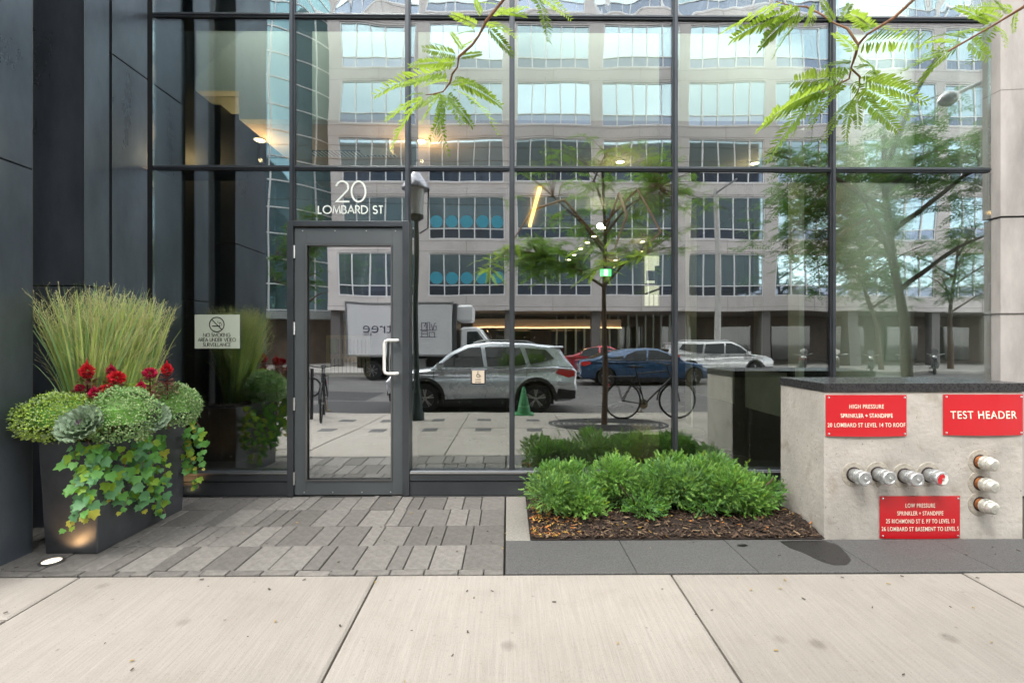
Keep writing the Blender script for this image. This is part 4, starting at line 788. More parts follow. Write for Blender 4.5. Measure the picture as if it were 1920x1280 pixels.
    for s in (-1, 1): MB().obox((w1[0][0] + .1, s * (wf(w1[0][0], belt) + .1), b0 + .06), (.07, 0, 0), (0, .1, 0), (0, 0, .075)).build('mirror', M_p, t, smooth=True)
    MB().box(-hl - .012, -hl + .1, -.6, .6, .42, .68, .02).build('grille', M_blk, t)
    MB().box(fx + ar_ * .6, rx - ar_ * .6, -W + .15, W - .15, gc - .05, gc + .2).build('underbody', M_blk, t)
    for cx in (fx, rx):
        for s in (-1, 1): wheel(t, cx, s * (W - .13), wr, wr, .23, s, double=True)
        MB().box(cx - ar_, cx + ar_, -W + .27, W - .27, gc, wr + ar_ - .02).build('wheel_well', M_blk, t)
    if kind == 'suv':
        for s in (-1, 1): MB().tube([(-hl + 2.1, s * .6, H - .02), (-hl + 2.3, s * .6, H + .04), (hl - 1.2, s * .6, H + .03), (hl - 1.0, s * .6, H - .03)], .018, 6).build('roof_rail', M_rim, t, smooth=True)
        MB().box(hl - .62, hl - .28, -.6, .6, H - .15, H - .1, .02).build('spoiler', M_p, t)
    t.location = loc; t.rotation_euler = (0, 0, math.pi if flip else 0); return t
ZR = -.356
x0, x1 = RX(721, 7.0), RX(1084, 7.0)
car('silver_suv', 'silver suv with black wheel arch trim, nearest the kerb behind the viewer', None, (.70, .73, .80), x1 - x0, 1.70, ((x0 + x1) / 2, -7.95, ZR))
x0, x1 = RX(1086, 14.3), RX(1345, 14.3)
car('blue_sedan', 'dark blue sedan with bright window trim beside the red car', None, (.025, .075, .17), x1 - x0, 1.45, ((x0 + x1) / 2, -15.2, ZR), 'sedan', True)
x0, x1 = RX(1050, 17.6), RX(1236, 17.6)
car('red_car', 'red low car parked behind the blue sedan', None, (.45, .015, .03), x1 - x0, 1.52, ((x0 + x1) / 2, -18.5, ZR), 'sedan', True)
x0, x1 = RX(1256, 18), RX(1460, 18)
car('white_suv', 'white suv parked at the far kerb right of the blue sedan', None, (.72, .72, .72), x1 - x0, 1.76, ((x0 + x1) / 2, -19.0, ZR), 'suv', True)
car('grey_suv', 'grey suv further along the near kerb at the left', None, (.28, .30, .33), 4.6, 1.7, (-11.2, -8.0, ZR))
# box truck
tk = thing('box_truck', 'white refrigerated box truck with lettering and a shelf drawing on its side', 'truck', (0, 0, 0)); c = 17.3
bx0, bx1, bz0, bz1 = RX(652, c), RX(848, c), RZ(665, c), RZ(566, c); M_tw = mat('truck_white', (.85, .85, .88), .4, var=.03, vscale=2); ty = -c
MB().box(bx0, bx1, ty - 2.4, ty, bz0, bz1, .03).build('cargo_box', M_tw, tk); MB().box(bx0 - .02, bx1 + .02, ty - 2.42, ty + .012, bz1 - .09, bz1 + .02, .005).box(bx0 - .02, bx1 + .02, ty - 2.42, ty + .012, bz0 - .06, bz0 + .04, .005).box(bx0 - .02, bx0 + .06, ty - .1, ty + .012, bz0 + .041, bz1 - .091).build('box_rail', mat('truck_rail', (.45, .45, .46), .35, metal=.8), tk)
MB().box(bx1 + .03, bx1 + .22, ty - 2.2, ty - .05, bz0 - .1, bz1 - .05, .02).build('bulkhead', mat('truck_bulkhead', (.12, .12, .13), .4, metal=.5), tk)
MB().box(bx1 + .23, RX(885, c), ty - 2.0, ty - .3, RZ(602, c), RZ(571, c), .08).build('fridge_unit', M_tw, tk)
cx0, cx1, cz0, cz1 = RX(864, c), RX(916, c), ZR + .6, RZ(612, c)
cw = lambda x, z: 1.02 - max(0, z - 1.4) * .1
cabr = thing('tmp', 'x', 'x'); bpy.data.objects.remove(cabr)
cab = solid(tk, 'cab', M_tw, [(cx0, cz0), (cx0, cz1 - .08), (cx0 + .12, cz1), (cx1 - .55, cz1), (cx1 - .35, cz1 - .12), (cx1 - .02, 1.55 - .1), (cx1 + .2, .95), (cx1 + .24, .2), (cx1 + .1, cz0)], cw, .06)
cab.location.y = ty - 1.2
for s in (-1, 1):
    o = MB().slab([(cx0 + .3, 1.2), (cx0 + .3, cz1 - .2), (cx1 - .5, cz1 - .2), (cx1 - .12, 1.35), (cx1 - .14, 1.2)], lambda x, z: (x, s * (cw(x, z) + .004), z), lambda x, z: (x, s * (cw(x, z) - .01), z)).build('cab_window', M_cg, tk); o.location.y = ty - 1.2
o = MB().obox((cx1 + .06, ty - 1.2, 1.55), (.22, 0, -.36), (0, .8, 0), (.01, 0, .006)).build('windscreen', M_cg, tk)
MB().box(bx0 + .2, cx1 + .1, ty - 1.7, ty - .7, ZR + .5, bz0 - .07).build('chassis', M_blk, tk); MB().box(bx0 + 2.6, bx0 + 3.5, ty - .5, ty - .1, ZR + .4, ZR + .95, .03).build('side_box', M_rim, tk)
for x in (bx0 + 1.1, cx1 - .45):
    for s, y in ((1, ty - .22), (-1, ty - 2.15)): wheel(tk, x, y, ZR + .44, .44, .28, s, 8, False)
M_tx = mat('truck_ink', (.06, .05, .12), .5); q = RZ(613, c)
text_mb('ntree', .66, (RX(683, c) + RX(752, c)) / 2, q, 0, ext=.002, off=-.012).v
def side_text(body, size, xl, xr, z, par):   # reads correctly when seen from our side of the street (facing +Y)
    tb = text_mb(body, size, 0, z, 0, ext=.001, off=-.008 * size); xs_ = [v[0] for v in tb.v]; mid = (max(xs_) + min(xs_)) / 2; k = (xr - xl) / (max(xs_) - min(xs_))
    tb.v = [((xl + xr) / 2 - (v[0] - mid) * k, ty + .006 - v[1], v[2]) for v in tb.v]; tb.build('lettering', M_tx, par)
side_text('ntree', .74, RX(683, c), RX(752, c), q, tk); side_text('& CO', .2, RX(684, c), RX(699, c), RZ(624.5, c), tk)
dw = MB()
def dl(pts, w=.025): ribbon(dw, [(RX(a, c), RZ(b, c)) for a, b in pts], w, ty + .006, .003)
for pts in ([(789, 618), (817, 618)], [(788, 631), (817, 631)], [(792, 604), (792, 618)], [(792, 604), (800, 604), (797, 611)], [(800, 604), (800, 618)], [(802, 603), (802, 618)], [(806, 603), (806, 618)], [(802, 603), (806, 603)], [(808, 605), (811, 617)], [(812, 617), (812, 610), (817, 610), (817, 617)], [(792, 620), (792, 631)], [(802, 620), (802, 631)], [(792, 620), (802, 620)], [(792, 625), (802, 625)], [(805, 631), (805, 622), (814, 622), (814, 631)], [(813, 608), (816, 604)]): dl(pts)
dw.build('shelf_drawing', M_tx, tk)
# cone
cz = GZ(5.45); cx = RX(983, 5.45); cn = thing('traffic_cone', 'bright green traffic cone standing at the kerb beside the silver suv', 'traffic cone', (cx, -5.45, cz)); M_gc = mat('cone_green', (.04, .25, .09), .45)
MB().lathe([(.15, .03), (.03, .55), (.022, .56), (0, .56)], (cx, -5.45, cz), n=24).build('cone_body', M_gc, cn, smooth=True); MB().box(cx - .2, cx + .2, -5.65, -5.25, cz + .002, cz + .03, .008).build('cone_base', M_gc, cn); MB().lathe([(.118, .17), (.093, .27)], (cx, -5.45, cz), n=24).build('cone_band', mat('cone_band', (.3, .6, .35), .4), cn, smooth=True)
# bicycle
def bicycle(name, label, loc, rz, wb=1.04):
    t = thing(name, label, 'bicycle', (0, 0, 0)); r = .345; M_b = mat('bike_black', (.02, .02, .022), .35, metal=.4); M_sp = mat('bike_spokes', (.3, .3, .3), .35, metal=.8)
    for x in (0, wb):
        w = MB().lathe([(r - .02, -.017), (r, -.017), (r + .012, 0), (r, .017), (r - .02, .017), (r - .026, 0)], (x, 0, r + .012), (0, 1, 0), 44, ring=True).build('wheel', M_tyre, t, smooth=True); sp = MB()
        for k in range(18): a = 2 * math.pi * k / 18; sp.tube([(x, .02 * (-1) ** k, r + .012), (x + math.cos(a) * (r - .02), 0, r + .012 + math.sin(a) * (r - .02))], .0018, 3, False)
        sp.lathe([(.02, -.035), (.02, .035)], (x, 0, r + .012), (0, 1, 0), 10); sp.build('spokes', M_sp, w)
        MB().tube([(x + math.cos(R(a)) * (r + .035), 0, r + .012 + math.sin(R(a)) * (r + .035)) for a in range(20, 181, 16)], .012, 5).build('mudguard', M_b, t)
    zc = r + .012; bb = (.42, 0, .28); st = (.27, 0, .86); hd = (wb - .17, 0, .9); hb = (wb - .12, 0, .78)
    MB().tube([bb, st], .015).tube([st, hd], .013).tube([bb, hb], .018).tube([hd, hb], .019).build('frame', M_b, t, smooth=True)
    for s in (-1, 1): MB().tube([(0, s * .06, zc), bb], .009, 6).tube([(0, s * .06, zc), (.27, s * .02, .84)], .008, 6).build('stay', M_b, t)
    MB().tube([hb, (wb - .06, .05, .6), (wb, .05, zc)], .011, 6).tube([hb, (wb - .06, -.05, .6), (wb, -.05, zc)], .011, 6).build('fork', M_b, t)
    MB().tube([hd, (wb - .2, 0, 1.0)], .013).tube([(wb - .32, -.28, 1.04), (wb - .2, -.2, 1.03), (wb - .17, 0, 1.0), (wb - .2, .2, 1.03), (wb - .32, .28, 1.04)], .012).build('handlebar', M_b, t, smooth=True)
    MB().tube([st, (.24, 0, .97)], .012).lathe([(0, -.03), (.07, -.01), (.07, .02), (0, .035)], (.2, 0, .99)).box(.14, .4, -.03, .03, .965, 1.0, .012).build('saddle', M_b, t)
    MB().lathe([(.09, 0), (.09, .006)], (.42, -.05, .28), (0, -1, 0), 20).tube([(.42, -.06, .28), (.36, -.06, .13)], .01, 6).box(.31, .41, -.13, -.06, .12, .14).build('crank', mat('bike_brass', (.28, .22, .14), .4, metal=.7), t)
    MB().box(-.22, .24, -.07, .07, .80, .815).tube([(-.15, .06, .8), (0, .06, zc)], .006, 5).tube([(-.15, -.06, .8), (0, -.06, zc)], .006, 5).build('rack', M_b, t)
    MB().box(-.28, -.26, -.03, .03, .62, .67).build('reflector', mat('reflector_red', (.5, .02, .02), .3), t)
    t.location = loc; t.rotation_euler = (0, 0, rz); return t
bicycle('bicycle', 'black city bicycle with rear rack parked beside the young tree', (RX(1168, 4.72), -4.72, GZ(4.72)), 0)
bicycle('bicycle', 'black bicycle locked to a ring stand at the left of the pavement', (RX(588, 4.7), -5.35, GZ(5.0)), R(72))
bs = thing('ring_stand', 'black post and ring bicycle stand at the left of the pavement', 'bicycle stand', (RX(592, 4.9), -4.8, GZ(4.8))); x = RX(592, 4.9)
MB().tube([(x, -4.8, GZ(4.8)), (x, -4.8, .85)], .03, 12).build('post', M_iron, bs, smooth=True); MB().tube([(x + .17 * math.cos(R(a)), -4.8 + .0 * a, .5 + .17 * math.sin(R(a))) for a in range(0, 361, 20)], .02, 8).build('ring', M_iron, bs, smooth=True)
# motorcycles
def moto(label, loc, rz, col, first=None):
    t = thing('motorcycle', label, 'motorcycle', (0, 0, 0), 'motorcycles parked in a row at the far kerb'); Mp = mat('moto' + str(col), col, .3, coat=.8); Mc = M_chrome
    for x, w in ((0, .1), (1.42, .14)):
        o = MB().lathe([(.2, -w / 2), (.29, -w / 2), (.31, 0), (.29, w / 2), (.2, w / 2)], (x, 0, .31), (0, 1, 0), 28).build('wheel', M_tyre, t, smooth=True); MB().lathe([(.21, -.03), (.21, .03), (.04, .06), (.04, -.06)], (x, 0, .31), (0, 1, 0), 24).build('rim', M_rim, o)
    for s in (-1, 1): MB().tube([(0, s * .09, .31), (.3, s * .09, .95)], .02, 8).build('fork', M_blk, t, smooth=True)
    MB().lathe([(0, -.3), (.12, -.22), (.16, 0), (.13, .2), (0, .3)], (.62, 0, .84), (1, 0, -.15), 16).build('fuel_tank', Mp, t, smooth=True); MB().box(.5, .95, -.16, .16, .32, .68, .05).lathe([(.1, 0), (.1, .3)], (.62, 0, .55), (-.3, 0, .5), 12).build('engine', mat('moto_engine', (.2, .2, .21), .4, metal=.8), t)
    MB().box(.85, 1.5, -.14, .14, .72, .82, .04).build('seat', M_blk, t); MB().tube([(.22, -.36, 1.08), (.3, -.12, 1.02), (.3, .12, 1.02), (.22, .36, 1.08)], .014, 8).build('handlebar', Mc, t, smooth=True); MB().lathe([(.09, -.08), (.1, .04), (0, .08)], (.16, 0, .92), (-1, 0, 0), 16).build('headlamp', Mc, t, smooth=True)
    MB().tube([(.7, -.18, .35), (1.0, -.2, .28), (1.6, -.2, .36)], .035, 8).build('exhaust', Mc, t, smooth=True); MB().lathe([(0, 0), (.16, .0), (.16, .02)], (.12, 0, 1.18), (-.8, 0, .3), 12).build('windshield', M_cg, t)
    MB().tube([(.3, 0, .9), (.9, 0, .6), (1.42, 0, .31)], .03, 6).build('frame', M_blk, t); t.location = loc; t.rotation_euler = (0, 0, rz)
for i, (px, col, lb) in enumerate(((1512, (.5, .03, .05), 'red motorcycle at the left end of the parked row'), (1580, (.5, .52, .55), 'silver motorcycle right of the red one'), (1640, (.03, .03, .035), 'black motorcycle in the middle of the parked row'), (1770, (.05, .08, .15), 'dark blue motorcycle at the right end of the parked row'), (1705, (.6, .6, .62), 'pale grey motorcycle beside the dark blue one'))): moto(lb, (RX(px, 19.2), -19.4, ZR), R(-60 + i * 4), col)
# planters with yellow flowers at far kerb
def post(name, label, cat, x, y, z0, z1, r, m_, r1=None): t = thing(name, label, cat, (x, y, z0)); MB().tube([(x, y, z0), (x, y, z1)], [r, r1 or r], 14).build('pole', m_, t, smooth=True); return t
# lantern post
lx, ly = RX(780, 4.6), -4.6; zb = GZ(4.6); M_dg = mat('lamp_green', (.02, .035, .035), .4, metal=.3)
lp = thing('lantern_post', 'dark green lamp post with a clear lantern under a dome cap', 'street lamp', (lx, ly, zb)); k_ = (DC + 4.6) / F
MB().lathe([(.13, 0), (.13, .12), (.10, .16), (.09, .5), (.055, .62), (.05, 2.2), (.045, RZ(415, 4.6) - zb)], (lx, ly, zb), n=20).build('pole', M_dg, lp, smooth=True)
z = RZ(407, 4.6); MB().lathe([(.06, -.08), (.14, -.02), (.145, .03)], (lx, ly, z), n=20).build('lamp_collar', M_dg, lp, smooth=True)
zc_ = RZ(352, 4.6); MB().lathe([(.125, 0), (.17, zc_ - z - .03)], (lx, ly, z + .03), n=24).build('lamp_shade', mat('lantern_glass', (.8, .8, .84), .12, spec=.9), lp, smooth=True); MB().lathe([(.03, .1), (.04, .35), (0, .4)], (lx, ly, z), n=12).build('bulb', lampmat('lantern_bulb', (1, .9, .7), 3), lp)
MB().lathe([(.26, -.03), (.26, 0), (.2, .1), (.1, .24), (.06, .3), (0, .32)], (lx, ly, zc_), n=28).build('lamp_cap', mat('lamp_cap', (.4, .4, .45), .3, metal=.7), lp, smooth=True); MB().tube([(lx + .06, ly, z - .3), (lx + .22, ly, z - .2), (lx + .24, ly, zc_ - .02)], .014, 8).build('bracket', M_dg, lp, smooth=True)
# utility pole, sign pole, cobra lamp, wires
up = post('utility_pole', 'pale concrete utility pole beside the white suv', 'pole', RX(1367, 19.6), -20.9, -.22, 9.5, .15, mat('pole_concrete', (.48, .47, .46), .7, var=.1), .11); MB().box(RX(1367, 19.6) - .03, RX(1367, 19.6) + .03, -21, -18.6, 9.2, 9.28).build('lamp_arm', M_rim, up)
sp_ = post('sign_pole', 'thin metal pole with a small parking sign at the left', 'sign', RX(597, 10), -20.6, -.22, 2.6, .04, M_rim); x = RX(597, 10); 
sp_.location = (x, -20.6, -.22)
MB().box(x - .16, x + .16, -20.54, -20.52, 1.7, 2.5).build('sign_plate', M_white, sp_); MB().lathe([(.12, 0), (.12, .004), (.09, .004), (.09, 0)], (x, -20.515, 2.3), (0, 1, 0), 20).build('sign_mark', M_ink, sp_)
cx = RX(1788, 4.9); cl = thing('cobra_street_light', 'silver cobra head street light on a curved arm at the upper right', 'street lamp', (cx + 3.2, -4.9, GZ(4.9))); zz_ = RZ(180, 4.9)
MB().tube([(cx + 3.2, -4.9, GZ(4.9)), (cx + 3.2, -4.9, zz_ + .2)], [.12, .08], 12).build('pole', M_rim, cl, smooth=True); MB().tube([(cx + 3.2, -4.9, zz_ + .2), (cx + 2.4, -4.9, zz_ + .7), (cx + 1.1, -4.9, zz_ + .55), (cx + .2, -4.9, zz_ + .12)], .035, 8).build('lamp_arm', M_rim, cl, smooth=True); MB().lathe([(0, -.26), (.1, -.18), (.15, 0), (.1, .16), (0, .24)], (cx, -4.9, zz_), (1, 0, .35), 16).build('lamp_head', mat('lamp_head', (.6, .6, .62), .3, metal=.5), cl, smooth=True)
wr = MB()
for z0, z1, y in ((9.0, 9.6, -14), (8.2, 8.0, -16), (9.9, 10.6, -15)):
    wr.tube([(-30 + i * 5, y - .1 * i, z0 + (z1 - z0) * i / 14 - .8 * math.sin(math.pi * i / 14)) for i in range(15)], .012, 4)
o = wr.build('overhead_wires', M_blk, loc=(0, -15, 9)); setp(o, 'thin overhead wires strung along the street', 'wires')

# ================================================================== PLANTS
M_bark = mat('bark', (.10, .07, .05), .85, var=.35, vscale=14, bump=.6, bscale=40); M_twig = mat('twig', (.22, .11, .06), .75, var=.3, vscale=30, bump=.4)
M_loc = leaf_mat('locust_leaf', (.13, .25, .025), (.44, .62, .08), .35, .55, 3); M_loc3 = leaf_mat('locust_leaf_mid', (.075, .19, .02), (.26, .48, .05), .4, .5, 2); M_loc2 = leaf_mat('locust_leaf_dark', (.05, .13, .02), (.14, .3, .04), .4, .4, 2)
def frond_mesh(name, L, pairs, leaf, m_, curl=.25, seed=0, thick=True, wv=.0013):
    r_ = random.Random(seed); mb = MB(); pts = []
    for i in range(9): t = i / 8; pts.append(Vector((L * t, 0, -curl * L * t * t)))
    if thick: mb.tube(pts, [wv * (1 - .6 * i / 8) for i in range(9)], 4, False)
    for i in range(pairs):
        t = .1 + .88 * i / (pairs - 1); c = Vector((L * t, 0, -curl * L * t * t)); ll = leaf * (1 - .55 * abs(t - .42) ** 1.5) * r_.uniform(.85, 1.1)
        if t > .85: ll *= .8
        for s in (-1, 1):
            a = R(62 - 22 * t + r_.uniform(-7, 7)); d = Vector((math.cos(a), s * math.sin(a), -.12 + r_.uniform(-.25, .15))).normalized(); p = Vector((-d.y * s, d.x * s, 0)).normalized() * s; w = ll * .135; n_ = d.cross(p) * .06 * ll
            mb.add([c, c + d * ll * .3 + p * w, c + d * ll * .75 + p * w * .85, c + d * ll, c + d * ll * .75 - p * w * .85, c + d * ll * .3 - p * w, c + d * ll * .5 - n_], [(0, 1, 6), (1, 2, 6), (2, 3, 6), (3, 4, 6), (4, 5, 6), (5, 0, 6)])
    mb.open = True; return mb.mesh(name, m_)
frs = [frond_mesh('leaf', 1.0, 18 + (k % 3) * 2, .17, M_loc, .12 + .1 * k, k) for k in range(4)]
def orient(base, tip, roll, scale):
    base, tip = Vector(base), Vector(tip); d = (tip - base).normalized(); u = Vector((0, 0, 1)) - d * d.z; u = u.normalized() if u.length > .05 else Vector((0, -1, 0)); s = u.cross(d)
    m = Matrix((d, s, u)).transposed().to_4x4(); return Matrix.Translation(base) @ m @ Matrix.Rotation(roll, 4, 'X') @ Matrix.Scale(scale, 4)
def tree(label, base, trunk, limbs, crown, nf, m_leaf, seed, group=None, fl=.3, name='honey_locust_tree', reject=None, tr=.09):
    r_ = random.Random(seed); t = thing(name, label, 'tree', base, group); MB().tube(trunk, [tr * (1 - .6 * i / (len(trunk) - 1)) for i in range(len(trunk))], 12).build('trunk', M_bark, t, smooth=True)
    anchors = []
    for lm in limbs:
        n = len(lm); MB().tube(lm, [tr * .45 * (1 - .8 * i / (n - 1)) + .004 for i in range(n)], 7).build('limb', M_bark, t, smooth=True)
        for i in range(n - 1):
            for k in range(6): anchors.append(Vector(lm[i]).lerp(Vector(lm[i + 1]), k / 6))
    anchors = anchors[3:]; tw = MB(); lf = MB(); protos = []
    for k in range(3):
        m0 = MB(); me = frond_mesh('p', 1.0, 8, .24, m_leaf, .2, seed + k, thick=False); protos.append(([v.co.copy() for v in me.vertices], [tuple(p.vertices) for p in me.polygons])); bpy.data.meshes.remove(me)
    made = 0; cl_ = []
    while len(cl_) < nf // 9:
        (cx, cy, cz), (rx_, ry_, rz_) = r_.choice(crown); u = Vector((r_.gauss(0, 1), r_.gauss(0, 1), r_.gauss(0, 1))).normalized() * (r_.random() ** .45); p = Vector((cx + u.x * rx_, cy + u.y * ry_, cz + u.z * rz_ ))
        if reject and reject(p): continue
        cl_.append(p)
    for p in cl_:
        a = min(anchors, key=lambda q: (q - p).length); mid = a.lerp(p, .5) + Vector((0, 0, .06)); tw.tube([a, mid, p], [.008, .006, .003], 3, False)
        for _ in range(9):
            b = mid.lerp(p, r_.uniform(.2, 1)); yaw = r_.uniform(0, 6.28); tip = b + Vector((math.cos(yaw), math.sin(yaw), r_.uniform(-.6, .25))) * fl
            if reject and (reject(tip) or reject(b)): continue
            M_ = orient(b, tip, r_.uniform(-.6, .6), fl * r_.uniform(.7, 1.2)); vs_, fs_ = r_.choice(protos); lf.add([M_ @ v for v in vs_], fs_)
    tw.open = lf.open = True
    tw.build('twigs', M_twig, t, kind='stuff'); lf.build('crown', m_leaf, t, kind='stuff'); return t
TX, TY = RX(1133, 4.06), -4.06; tz = GZ(4.06)
b1 = [(944, 0), (911, 41), (898, 67), (885, 85), (860, 107), (858, 126), (848, 139), (844, 155), (831, 172)]
def bp(pts, d0, d1): return [A(px, py, d0 + (d1 - d0) * i / (len(pts) - 1)) for i, (px, py) in enumerate(pts)]
lA = bp(b1, 1.78, 1.98); lB = bp([(1713, 0), (1676, 34), (1626, 65), (1609, 84), (1604, 104), (1597, 124), (1592, 148), (1559, 165), (1522, 183)], 1.75, 2.05)
lC = bp([(1455, 3), (1485, 12), (1512, 13), (1539, 27), (1565, 44), (1589, 54), (1609, 84)], 2.0, 1.83)[::-1]; lD = bp([(1597, 130), (1612, 144), (1611, 165), (1602, 183)], 1.86, 1.95); lE = bp([(1960, -10), (1920, 13), (1864, 47), (1817, 74), (1777, 97)], 1.6, 1.8)
lA2 = bp([(831, 172), (812, 177), (798, 178)], 1.98, 2.0)
rej = lambda p: p.y > -3.55
limbs = [[(TX, TY, 2.3), (TX - .5, TY - .5, 2.75), (TX - 1.2, TY - .9, 3.0)], [(TX, TY, 2.3), (TX + .5, TY - .6, 2.8), (TX + 1.1, TY - .9, 3.1)], [(TX, TY, 2.9), (TX - .4, TY - .4, 3.6), (TX - .9, TY - .8, 4.2)], [(TX, TY, 3.2), (TX + .5, TY - .3, 3.8), (TX + 1.2, TY - .6, 4.3)], [(TX, TY, 3.7), (TX - .1, TY - .4, 4.3), (TX + .2, TY - .6, 5.0)]]
t1 = tree('young honey locust by the kerb whose bright leafy branches hang over the entrance', (TX, TY, tz), [(TX, TY, tz), (TX + .02, TY, 1.0), (TX, TY, 2.2), (TX + .03, TY - .05, 3.2), (TX, TY - .1, 4.4)], limbs, [((TX, -4.7, 4.1), (1.9, .9, 1.2)), ((TX - 1.0, -4.8, 2.85), (1.1, .8, .5)), ((TX + 1.3, -4.8, 4.2), (1.3, .8, .9)), ((TX, -4.6, 3.1), (1.9, .8, .5))], 3000, M_loc3, 11, reject=rej, tr=.055, fl=.22)
for L_, a0, a1, lead in ((lA, .0065, .0028, [(TX, TY, 3.0), (.9, -3.3, 3.6), (.35, -2.8, 3.3)]), (lB, .007, .0028, [(TX, TY, 3.2), (TX + .1, -3.3, 3.7), (1.75, -2.7, 3.2)]), (lC, .0045, .002, None), (lD, .0035, .002, None), (lE, .0065, .0025, [(TX, TY, 3.4), (2.1, -3.4, 3.8), (2.3, -2.9, 3.0)]), (lA2, .0028, .002, None)):
    pts = ([Vector(q) for q in lead] if lead else []) + list(L_); n = len(pts); MB().tube(pts, [max(a1, (.02 if lead and i < 3 else a0) - (a0 - a1) * i / n) + .0009 * math.sin(i * 2.1) for i in range(n)], 8).build('branch', M_twig, t1, smooth=True)
FRL = [(898, 50, 846, 30), (896, 58, 852, 60), (905, 42, 960, 50), (912, 48, 960, 104), (915, 30, 985, 12), (925, 20, 982, 26), (905, 30, 882, -4), (858, 106, 818, 68), (860, 104, 800, 97), (860, 107, 903, 104), (856, 120, 776, 116), (850, 135, 719, 144), (848, 140, 746, 160), (848, 143, 908, 162), (850, 150, 940, 188), (845, 165, 938, 201), (835, 172, 886, 236), (833, 175, 861, 216), (832, 175, 838, 248), (828, 176, 805, 262), (826, 174, 788, 222), (798, 178, 724, 214), (800, 176, 722, 250), (798, 178, 762, 168), (815, 174, 778, 206), (850, 128, 800, 130), (845, 150, 795, 150), (842, 160, 880, 150), (826, 176, 790, 200), (870, 96, 845, 62), (1003, -8, 1037, 46), (1012, -6, 1058, 16), (935, 8, 900, 4), (890, 75, 862, 84), (858, 115, 812, 122), (830, 174, 815, 225),
 (1470, 5, 1362, 52), (1500, 13, 1372, 68), (1510, 15, 1410, 86), (1520, 20, 1443, 82), (1565, 44, 1540, 2), (1575, 45, 1602, -2), (1589, 54, 1676, 36), (1609, 84, 1705, 70), (1605, 100, 1570, 62), (1600, 115, 1553, 118), (1604, 104, 1668, 134), (1597, 124, 1528, 158), (1592, 148, 1481, 166), (1559, 165, 1416, 222), (1559, 165, 1452, 198), (1540, 175, 1440, 268), (1545, 172, 1520, 222), (1590, 150, 1515, 222), (1602, 183, 1545, 240), (1602, 183, 1573, 254), (1605, 183, 1612, 234), (1610, 180, 1672, 234), (1611, 165, 1700, 194), (1612, 150, 1725, 180), (1612, 144, 1682, 150), (1612, 140, 1696, 158), (1485, 12, 1420, 8), (1530, 22, 1480, 45), (1626, 65, 1600, 30), (1640, 58, 1590, 20), (1600, 130, 1640, 112), (1597, 128, 1560, 140), (1575, 158, 1535, 185), (1522, 183, 1462, 215), (1522, 183, 1480, 240), (1595, 150, 1640, 205), (1608, 175, 1590, 215),
 (1777, 97, 1699, 122), (1777, 97, 1714, 157), (1817, 74, 1768, 50), (1817, 74, 1840, 112), (1864, 47, 1800, 10), (1864, 47, 1905, 70), (1864, 47, 1848, 78), (1890, 30, 1868, -4), (1905, 22, 1895, 58), (1830, 68, 1862, 95), (1800, 84, 1740, 60), (1800, 84, 1755, 120), (1880, 38, 1830, 22), (1905, 20, 1845, 2), (1790, 90, 1735, 100), (1850, 55, 1800, 62)]
for i, (bx_, by_, tx_, ty_) in enumerate(FRL):
    d = 1.8 + (.18 if bx_ < 1000 else .1) * rnd.random(); b = A(bx_, by_, d); tp = A(tx_, ty_, d + rnd.uniform(-.12, .12)); L_ = (tp - b).length; inst(frs[i % 4], 'leaf', t1, mtx=Matrix.Translation(-wloc(t1)) @ orient(b, tp + Vector((0, 0, L_ * .1)), rnd.uniform(-1.0, 1.0), L_ * 1.04))
def simple_tree(label, bx_, by_, bz_, h, spread, seed, nf=1800, group='street trees reflected in the glass', lean=0, m_=M_loc2, fl=.45):
    tr = [(bx_, by_, bz_), (bx_ + lean * .2, by_, bz_ + h * .25), (bx_ + lean * .7, by_, bz_ + h * .5), (bx_ + lean, by_, bz_ + h * .85)]; r_ = random.Random(seed); lm = []
    for k in range(7): a = k * 2.4; z = bz_ + h * (.38 + .06 * k); c = Vector((bx_ + lean * (.45 + .07 * k), by_, z)); e = Vector((math.cos(a), math.sin(a) * .8, .55)) * spread * .8; lm.append([tuple(c), tuple(c + e * .5 + Vector((0, 0, .2))), tuple(c + e)])
    cr_ = [((bx_ + lean + r_.uniform(-.5, .5) * spread, by_ + r_.uniform(-.4, .4) * spread, bz_ + h * r_.uniform(.5, .85)), (spread * .55, spread * .5, h * .17)) for _ in range(7)]
    return tree(label, (bx_, by_, bz_), tr, lm, cr_, nf, m_, seed, group, fl=fl, tr=.13)
simple_tree('large dark green honey locust standing on the pavement far to the right', 8.9, -6.2, GZ(5.5) - .1, 7.2, 3.3, 21, 2600, lean=-.6)
simple_tree('honey locust across the street right of the white suv', RX(1655, 22), -22.0, -.22, 9.0, 3.6, 22, 1800, lean=-1.2)
simple_tree('slim green tree across the street at the far left', RX(525, 19), -21.5, -.22, 9.0, 1.9, 23, 1500)
simple_tree('tree with dense foliage at the far right across the street', RX(1840, 21), -22.5, -.22, 8.5, 3.2, 24, 1500, lean=.4)
simple_tree('honey locust on the near kerb beyond the right edge', 15.5, -6.0, -.2, 8, 3.4, 25, 1800)
